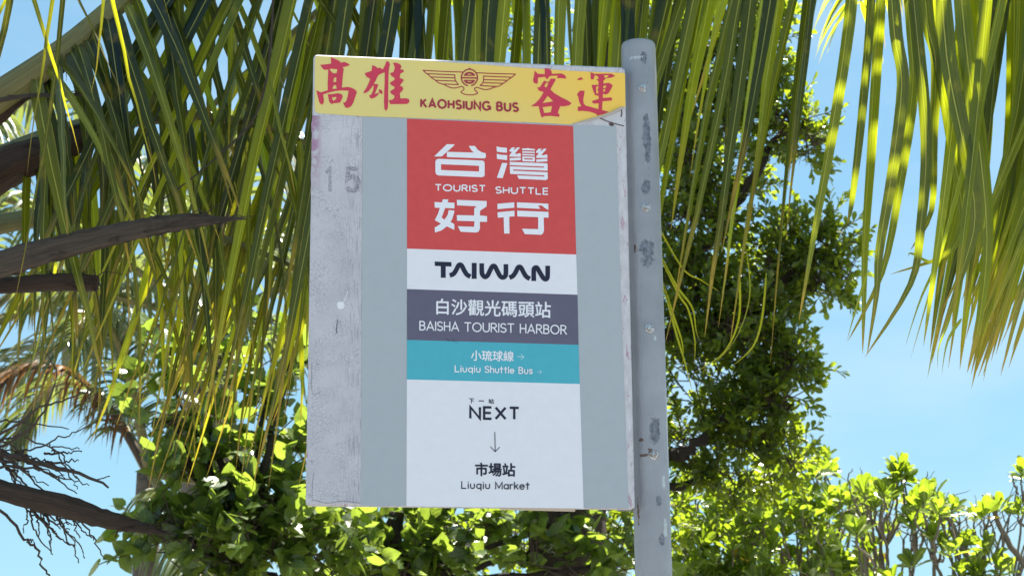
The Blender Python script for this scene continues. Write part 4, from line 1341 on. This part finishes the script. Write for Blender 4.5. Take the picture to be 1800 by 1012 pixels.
def blob_crown(mbl, mbt, blobs, tmpl, leaf, nleaf, sprig_len, g, up=.45, dY=.5, hub=None, twig_r=.003):
    items = []
    for (cx, cy, rx, ry, Y, n) in blobs:
        c = np.array(at(cx, cy, Y))
        ex, ez = rx * Y / FPX, ry * Y / FPX
        for i in range(n):
            v = g.normal(0, 1, 3)
            v = v / np.linalg.norm(v) * g.uniform(0.25, 1) ** .55
            p = c + v * np.array((ex, dY * max(ex, ez), ez))
            d = nrm(v * .9 + g.normal(0, .45, 3) + np.array((0, 0, up)))
            L_ = sprig_len * g.uniform(.6, 1.25)
            e = p + d * L_
            tube(mbt, [p - d * L_ * .6, p, e], [twig_r, twig_r, twig_r * .4], 3, cap=False)
            for k in range(nleaf):
                s = k / max(1, nleaf - 1)
                q = p + d * L_ * (0.1 + .9 * s)
                th = k * 2.4 + g.uniform(0, 1)
                a1 = nrm(np.cross(d, (0.3, 0.2, 1)))
                a2 = np.cross(d, a1)
                o = a1 * math.cos(th) + a2 * math.sin(th)
                ax = nrm(o * (1.0 - .5 * s) + d * (.35 + .8 * s) + g.normal(0, .22, 3))
                nn = nrm(d * .8 + np.array((0, 0, .8)) + g.normal(0, .55, 3))
                items.append((q, ax, nn, leaf * g.uniform(.65, 1.2), g.uniform(0, 1)))
    add_leaves(mbl, items, tmpl)

def limb(mb, px_pts, r0, r1, g, wob=4, sides=8):
    q = catmull(px_pts, 6)
    pts = [at(p[0] + g.normal(0, wob), p[1] + g.normal(0, wob), p[2]) for p in q]
    tube(mb, pts, np.linspace(r0, r1, len(pts)), sides)

def tree_right():
    g = np.random.default_rng(71)
    Y = 7.0
    b = at(1010, 1012, Y)
    t = thing('broadleaf_tree', 'tall dark green broadleaf tree with small leaves behind the grey pole', 'tree', (b.x, Y, 0))
    mbt, mbl = MB(), MB()
    basep = (b.x, Y, 0)
    tr_pts = [basep, tuple(at(1005, 1012, Y)), tuple(at(1015, 800, Y)), tuple(at(1060, 560, Y)), tuple(at(1110, 330, Y))]
    tube(mbt, catmull(tr_pts, 8), np.linspace(.17, .07, 33), 18, ridge=.08)
    tube(mbt, catmull([tuple(at(990, 1080, 6.9)), tuple(at(960, 960, 6.9)), tuple(at(945, 860, 6.9)), tuple(at(900, 700, 7.1))], 6), np.linspace(.085, .05, 19), 14, ridge=.08)
    for q, r in (([(1060, 560, Y), (1170, 480, 6.9), (1240, 430, 6.85), (1330, 300, 6.8), (1380, 220, 6.9)], .034),
                 ([(1040, 640, Y), (1180, 590, 6.9), (1270, 560, 6.85), (1345, 515, 6.8), (1440, 440, 6.8)], .042),
                 ([(1015, 780, Y), (1160, 800, 7), (1210, 788, 6.9), (1300, 720, 6.9), (1380, 650, 6.9)], .035),
                 ([(1110, 330, Y), (1180, 230, 7), (1230, 120, 7), (1290, 20, 7.1)], .05),
                 ([(1110, 330, Y), (1080, 180, 7.1), (1060, 40, 7.2), (1040, -90, 7.3)], .06),
                 ([(1020, 800, Y), (1160, 860, 7), (1240, 830, 7)], .03)):
        limb(mbt, q, r, r * .4, g)
    tr_ = mbt.build('trunk', M_BARK, t, smooth=True)
    mbk = MB()
    blobs = [(1190, 90, 90, 120, 7.0, 60), (1270, 60, 90, 90, 7.0, 55), (1345, 40, 55, 60, 6.9, 28), (1120, 40, 90, 80, 7.2, 30),
             (1210, 240, 70, 110, 7.0, 55), (1300, 200, 70, 70, 6.9, 46), (1380, 215, 50, 42, 6.8, 32), (1425, 250, 30, 35, 6.8, 16), (1330, 130, 60, 50, 6.9, 34),
             (1230, 400, 70, 90, 6.85, 90), (1220, 300, 60, 60, 6.8, 50), (1300, 330, 50, 45, 6.9, 14), (1390, 440, 60, 50, 6.8, 44), (1450, 430, 42, 55, 6.8, 34), (1470, 480, 30, 30, 6.8, 16), (1420, 490, 45, 35, 6.8, 22),
             (1230, 540, 70, 70, 6.85, 84), (1310, 570, 60, 50, 6.75, 66), (1350, 500, 45, 40, 6.9, 26),
             (1240, 670, 70, 80, 7.0, 56), (1330, 640, 75, 65, 6.9, 54), (1385, 620, 40, 55, 6.8, 34), (1370, 700, 45, 40, 6.8, 26),
             (1230, 770, 60, 50, 7.0, 44), (1310, 740, 60, 45, 6.9, 40), (1360, 800, 45, 50, 6.9, 30), (1270, 840, 50, 40, 7.0, 28),
             (940, 960, 120, 50, 7.4, 40), (1060, 950, 60, 70, 7.4, 34), (1150, 900, 40, 70, 7.2, 24), (760, 950, 120, 50, 7.6, 40),
             (1000, 80, 120, 60, 7.4, 26), (900, 30, 110, 60, 7.6, 20)]
    blob_crown(mbl, mbk, [(a, b, c, d, e, int(n * 1.25)) for a, b, c, d, e, n in blobs], T_OBOV, .047, 14, .13, g, .25)
    mbk.build('twig', M_TWIG, tr_)
    mbl.build('crown', M_TREELEAF, t)
tree_right()

def tree_heart():
    g = np.random.default_rng(81)
    Y = 6.0
    specs = [
      (430, 6.0, 'leafy tree with big heart shaped leaves at lower left of the sign', [(300, 735, 40, 40, 6.0, 12), (350, 660, 60, 40, 6.2, 16), (300, 660, 40, 30, 6.2, 8), (420, 820, 50, 60, 6.0, 16), (330, 815, 45, 40, 6.0, 12), (480, 740, 50, 60, 6.2, 13), (510, 820, 30, 60, 6.1, 12), (440, 950, 80, 60, 5.9, 30), (340, 960, 80, 50, 5.9, 26), (500, 930, 60, 60, 6.0, 22), (290, 905, 30, 30, 5.9, 8), (560, 980, 60, 40, 6.1, 18), (470, 660, 50, 40, 6.4, 10), (520, 600, 30, 60, 6.4, 9)], .066),
      (690, 6.6, 'leafy tree with heart shaped leaves growing under the bottom edge of the sign', [(600, 940, 70, 50, 6.6, 22), (700, 960, 80, 50, 6.6, 26), (800, 970, 80, 40, 6.7, 22), (660, 1010, 90, 40, 6.5, 20), (850, 930, 50, 40, 6.8, 12), (760, 920, 60, 30, 6.7, 12), (935, 965, 40, 45, 6.6, 11), (1085, 985, 45, 35, 6.6, 13), (1000, 1005, 60, 25, 6.6, 9), (990, 912, 50, 16, 6.7, 5)], .066)]
    for i, (tx, Yb, lab, blobs, leaf) in enumerate(specs):
        b = at(tx, 1000, Yb)
        t = thing('leafy_tree', lab, 'tree', (b.x, Yb, 0))
        mbt, mbl, mbk = MB(), MB(), MB()
        limb(mbt, [(tx - 10, 1700, Yb), (tx - 4, 1250, Yb), (tx, 1000, Yb), (tx + 5, 900, Yb)], .075, .03, g)
        mbt.V[-1][:, 2] = np.maximum(mbt.V[-1][:, 2], 0)
        tube(mbt, [(b.x, Yb, 0), tuple(at(tx - 10, 1690, Yb))], [.085, .075], 8)
        for (cx, cy, rx, ry, Y_, n) in blobs:
            limb(mbt, [(tx, 1010, Yb), (tx * .5 + cx * .5, 1010 * .4 + cy * .6 + 20, Yb), (cx, cy, Y_)], .022, .006, g, 3, 6)
        tr_ = mbt.build('trunk', M_BARK, t, smooth=True)
        blob_crown(mbl, mbk, [(a, b_, c, d, e, int(n * 1.0)) for a, b_, c, d, e, n in blobs], T_HEART, leaf, 7, .17, g, .2, .7)
        mbk.build('twig', M_TWIG, tr_)
        mbl.build('crown', M_HEART, t)
tree_heart()

def shrubs():
    """rosette-leaved seaside shrubs at lower right"""
    g = np.random.default_rng(91)
    def rosette(mbl, c, d, L_, n, r0):
        items = []
        a1 = nrm(np.cross(d, (0.31, .2, .9)))
        a2 = np.cross(d, a1)
        ph = g.uniform(0, 6)
        for k in range(n):
            s = k / n
            th = ph + k * 2.4
            o = a1 * math.cos(th) + a2 * math.sin(th)
            ax = nrm(o * (1 - .62 * s) + d * (.28 + .9 * s) + g.normal(0, .10, 3))
            nn = nrm(d - ax * np.dot(d, ax) * .6 + g.normal(0, .25, 3))
            items.append((c - d * .03 * (1 - s), ax, nn, L_ * g.uniform(.65, 1.12) * (1 - .2 * s), min(.86, max(0, (r0 + g.normal(0, .2)))) if g.random() > .006 else .97))
        add_leaves(mbl, items, T_OBOV)
    specs = [
      (1250, 8.3, 'dense yellow green shrub with rosettes of leaves just right of the pole', (1190, 1350), [(1190, 850), (1240, 820), (1300, 850), (1350, 810)], 100, .10),
      (1440, 8.0, 'bright green shrub with leafy upright tips below the dark tree', (1340, 1520), [(1340, 775), (1400, 768), (1450, 800), (1500, 850), (1530, 895)], 92, .098),
      (1580, 6.5, 'open shrub with thin bare stems and one tall leaf rosette', (1500, 1650), [(1500, 850), (1580, 870), (1640, 870), (1660, 900)], 18, .088),
      (1740, 6.4, 'sparse shrub with mostly bare twigs at the right edge', (1640, 1830), [(1640, 880), (1720, 900), (1790, 860), (1830, 850)], 11, .086)]
    for i, (bx, Y, lab, xr, topl, n, leaf) in enumerate(specs):
        b = at(bx, 1012, Y)
        t = thing('seaside_shrub', lab, 'shrub', (b.x, Y, 0), 'seaside shrubs')
        mbl, mbs = MB(), MB()
        tips = []
        for k in range(n):
            x = g.uniform(*xr)
            top = interp(x, topl)
            dense = i < 2
            y = top + (g.uniform(0, 1) ** .8 * (1060 - top) if dense else (abs(g.normal(0, 30)) if k < n * .6 else g.uniform(60, 190)))
            tips.append((x, y, Y + g.uniform(-.5, .5)))
        if i == 2:
            tips += [(1582, 822, 6.4), (1592, 838, 6.42), (1576, 836, 6.38), (1520, 862, 6.4), (1570, 868, 6.4), (1640, 862, 6.5), (1600, 905, 6.4), (1622, 890, 6.5)]
        if i == 3:
            tips += [(1730, 900, 6.3), (1790, 895, 6.4), (1795, 830, 6.4), (1690, 950, 6.4), (1720, 1000, 6.3), (1690, 1005, 6.3), (1655, 960, 6.3), (1640, 940, 6.3), (1760, 1000, 6.3)]
        nm = (7, 7, 5, 5)[i]
        mains = []
        for k in range(nm):
            mx = xr[0] + (xr[1] - xr[0]) * (k + .5) / nm + g.normal(0, 12)
            my = interp(mx, topl) + g.uniform(70, 130)
            limb(mbs, [(bx + (mx - bx) * .35, 1125, Y), (bx + (mx - bx) * .7 + g.normal(0, 10), 1125 * .45 + my * .55, Y), (mx, my, Y)], .011, .006, g, 1.0, 6)
            mains.append((mx, my))
        for (x, y, Yt) in tips:
            mx, my = min(mains, key=lambda m: abs(m[0] - x) + .5 * abs(m[1] - y - 60))
            if y > my - 10:
                mx, my = bx + (mx - bx) * .6, max(my, y + 70)
            q = [(mx, my, Y), (mx * .45 + x * .55 + g.normal(0, 6), my * .5 + y * .5 + 10, (Y + Yt) / 2), (x + g.normal(0, 4), y + 24, Yt), (x, y, Yt)]
            limb(mbs, q, .0065, .003, g, 0.8, 5)
            c = np.array(at(x, y, Yt))
            d = nrm((g.normal(0, .3), g.normal(0, .3), 1))
            rosette(mbl, c, d, leaf, int(g.integers(9, 15)), g.uniform(.25, .8))
            if i < 2 or g.random() < .12:
                rosette(mbl, c + g.normal(0, .05, 3) - np.array((0, 0, .06)), nrm(d + g.normal(0, .5, 3)), leaf * .9, 8, g.uniform(.2, .8))
        nb = (4, 5, 11, 16)[i]
        for k in range(nb):         # bare twigs
            x = g.uniform(*xr)
            y = interp(x, topl) + g.normal(0, 28)
            bx2 = bx + (x - bx) * .5
            q = [(bx2, 1100, Y), ((bx2 + x) / 2 + g.normal(0, 12), (1100 + y) / 2, Y), (x + g.normal(0, 8), y + 30, Y), (x + g.normal(0, 10), y, Y)]
            limb(mbs, q, .0065, .0015, g, 1.4, 4)
            for e in range(2):
                a = g.uniform(.25, .6)
                p0 = np.array(q[2]) * (1 - a) + np.array(q[1]) * a
                limb(mbs, [tuple(p0), (p0[0] + g.normal(0, 22), p0[1] - 30, Y), (p0[0] + g.normal(0, 30), p0[1] - 62, Y)], .0035, .001, g, 1.2, 3)
        if i == 3:
            limb(mbs, [(1745, 1100, Y), (1700, 980, Y), (1660, 905, Y), (1618, 882, Y)], .016, .004, g, 2, 6)
            limb(mbs, [(1860, 1050, Y), (1800, 985, Y), (1750, 905, Y), (1732, 870, Y)], .018, .004, g, 2, 6)
            limb(mbs, [(1790, 870, Y), (1782, 845, Y), (1778, 835, Y)], .005, .002, g, 1, 4)
        # stem down to the ground
        for k in range(3):
            tube(mbs, [(b.x + g.normal(0, .06), Y + g.normal(0, .06), 0), tuple(at(bx + g.normal(0, 40), 1300, Y)), tuple(at(bx + g.normal(0, 50), 1110, Y))], [.03, .022, .012], 7)
        mbs.build('stem', M_STEM, t, smooth=True)
        mbl.build('foliage', M_ROSETTE, t)
shrubs()
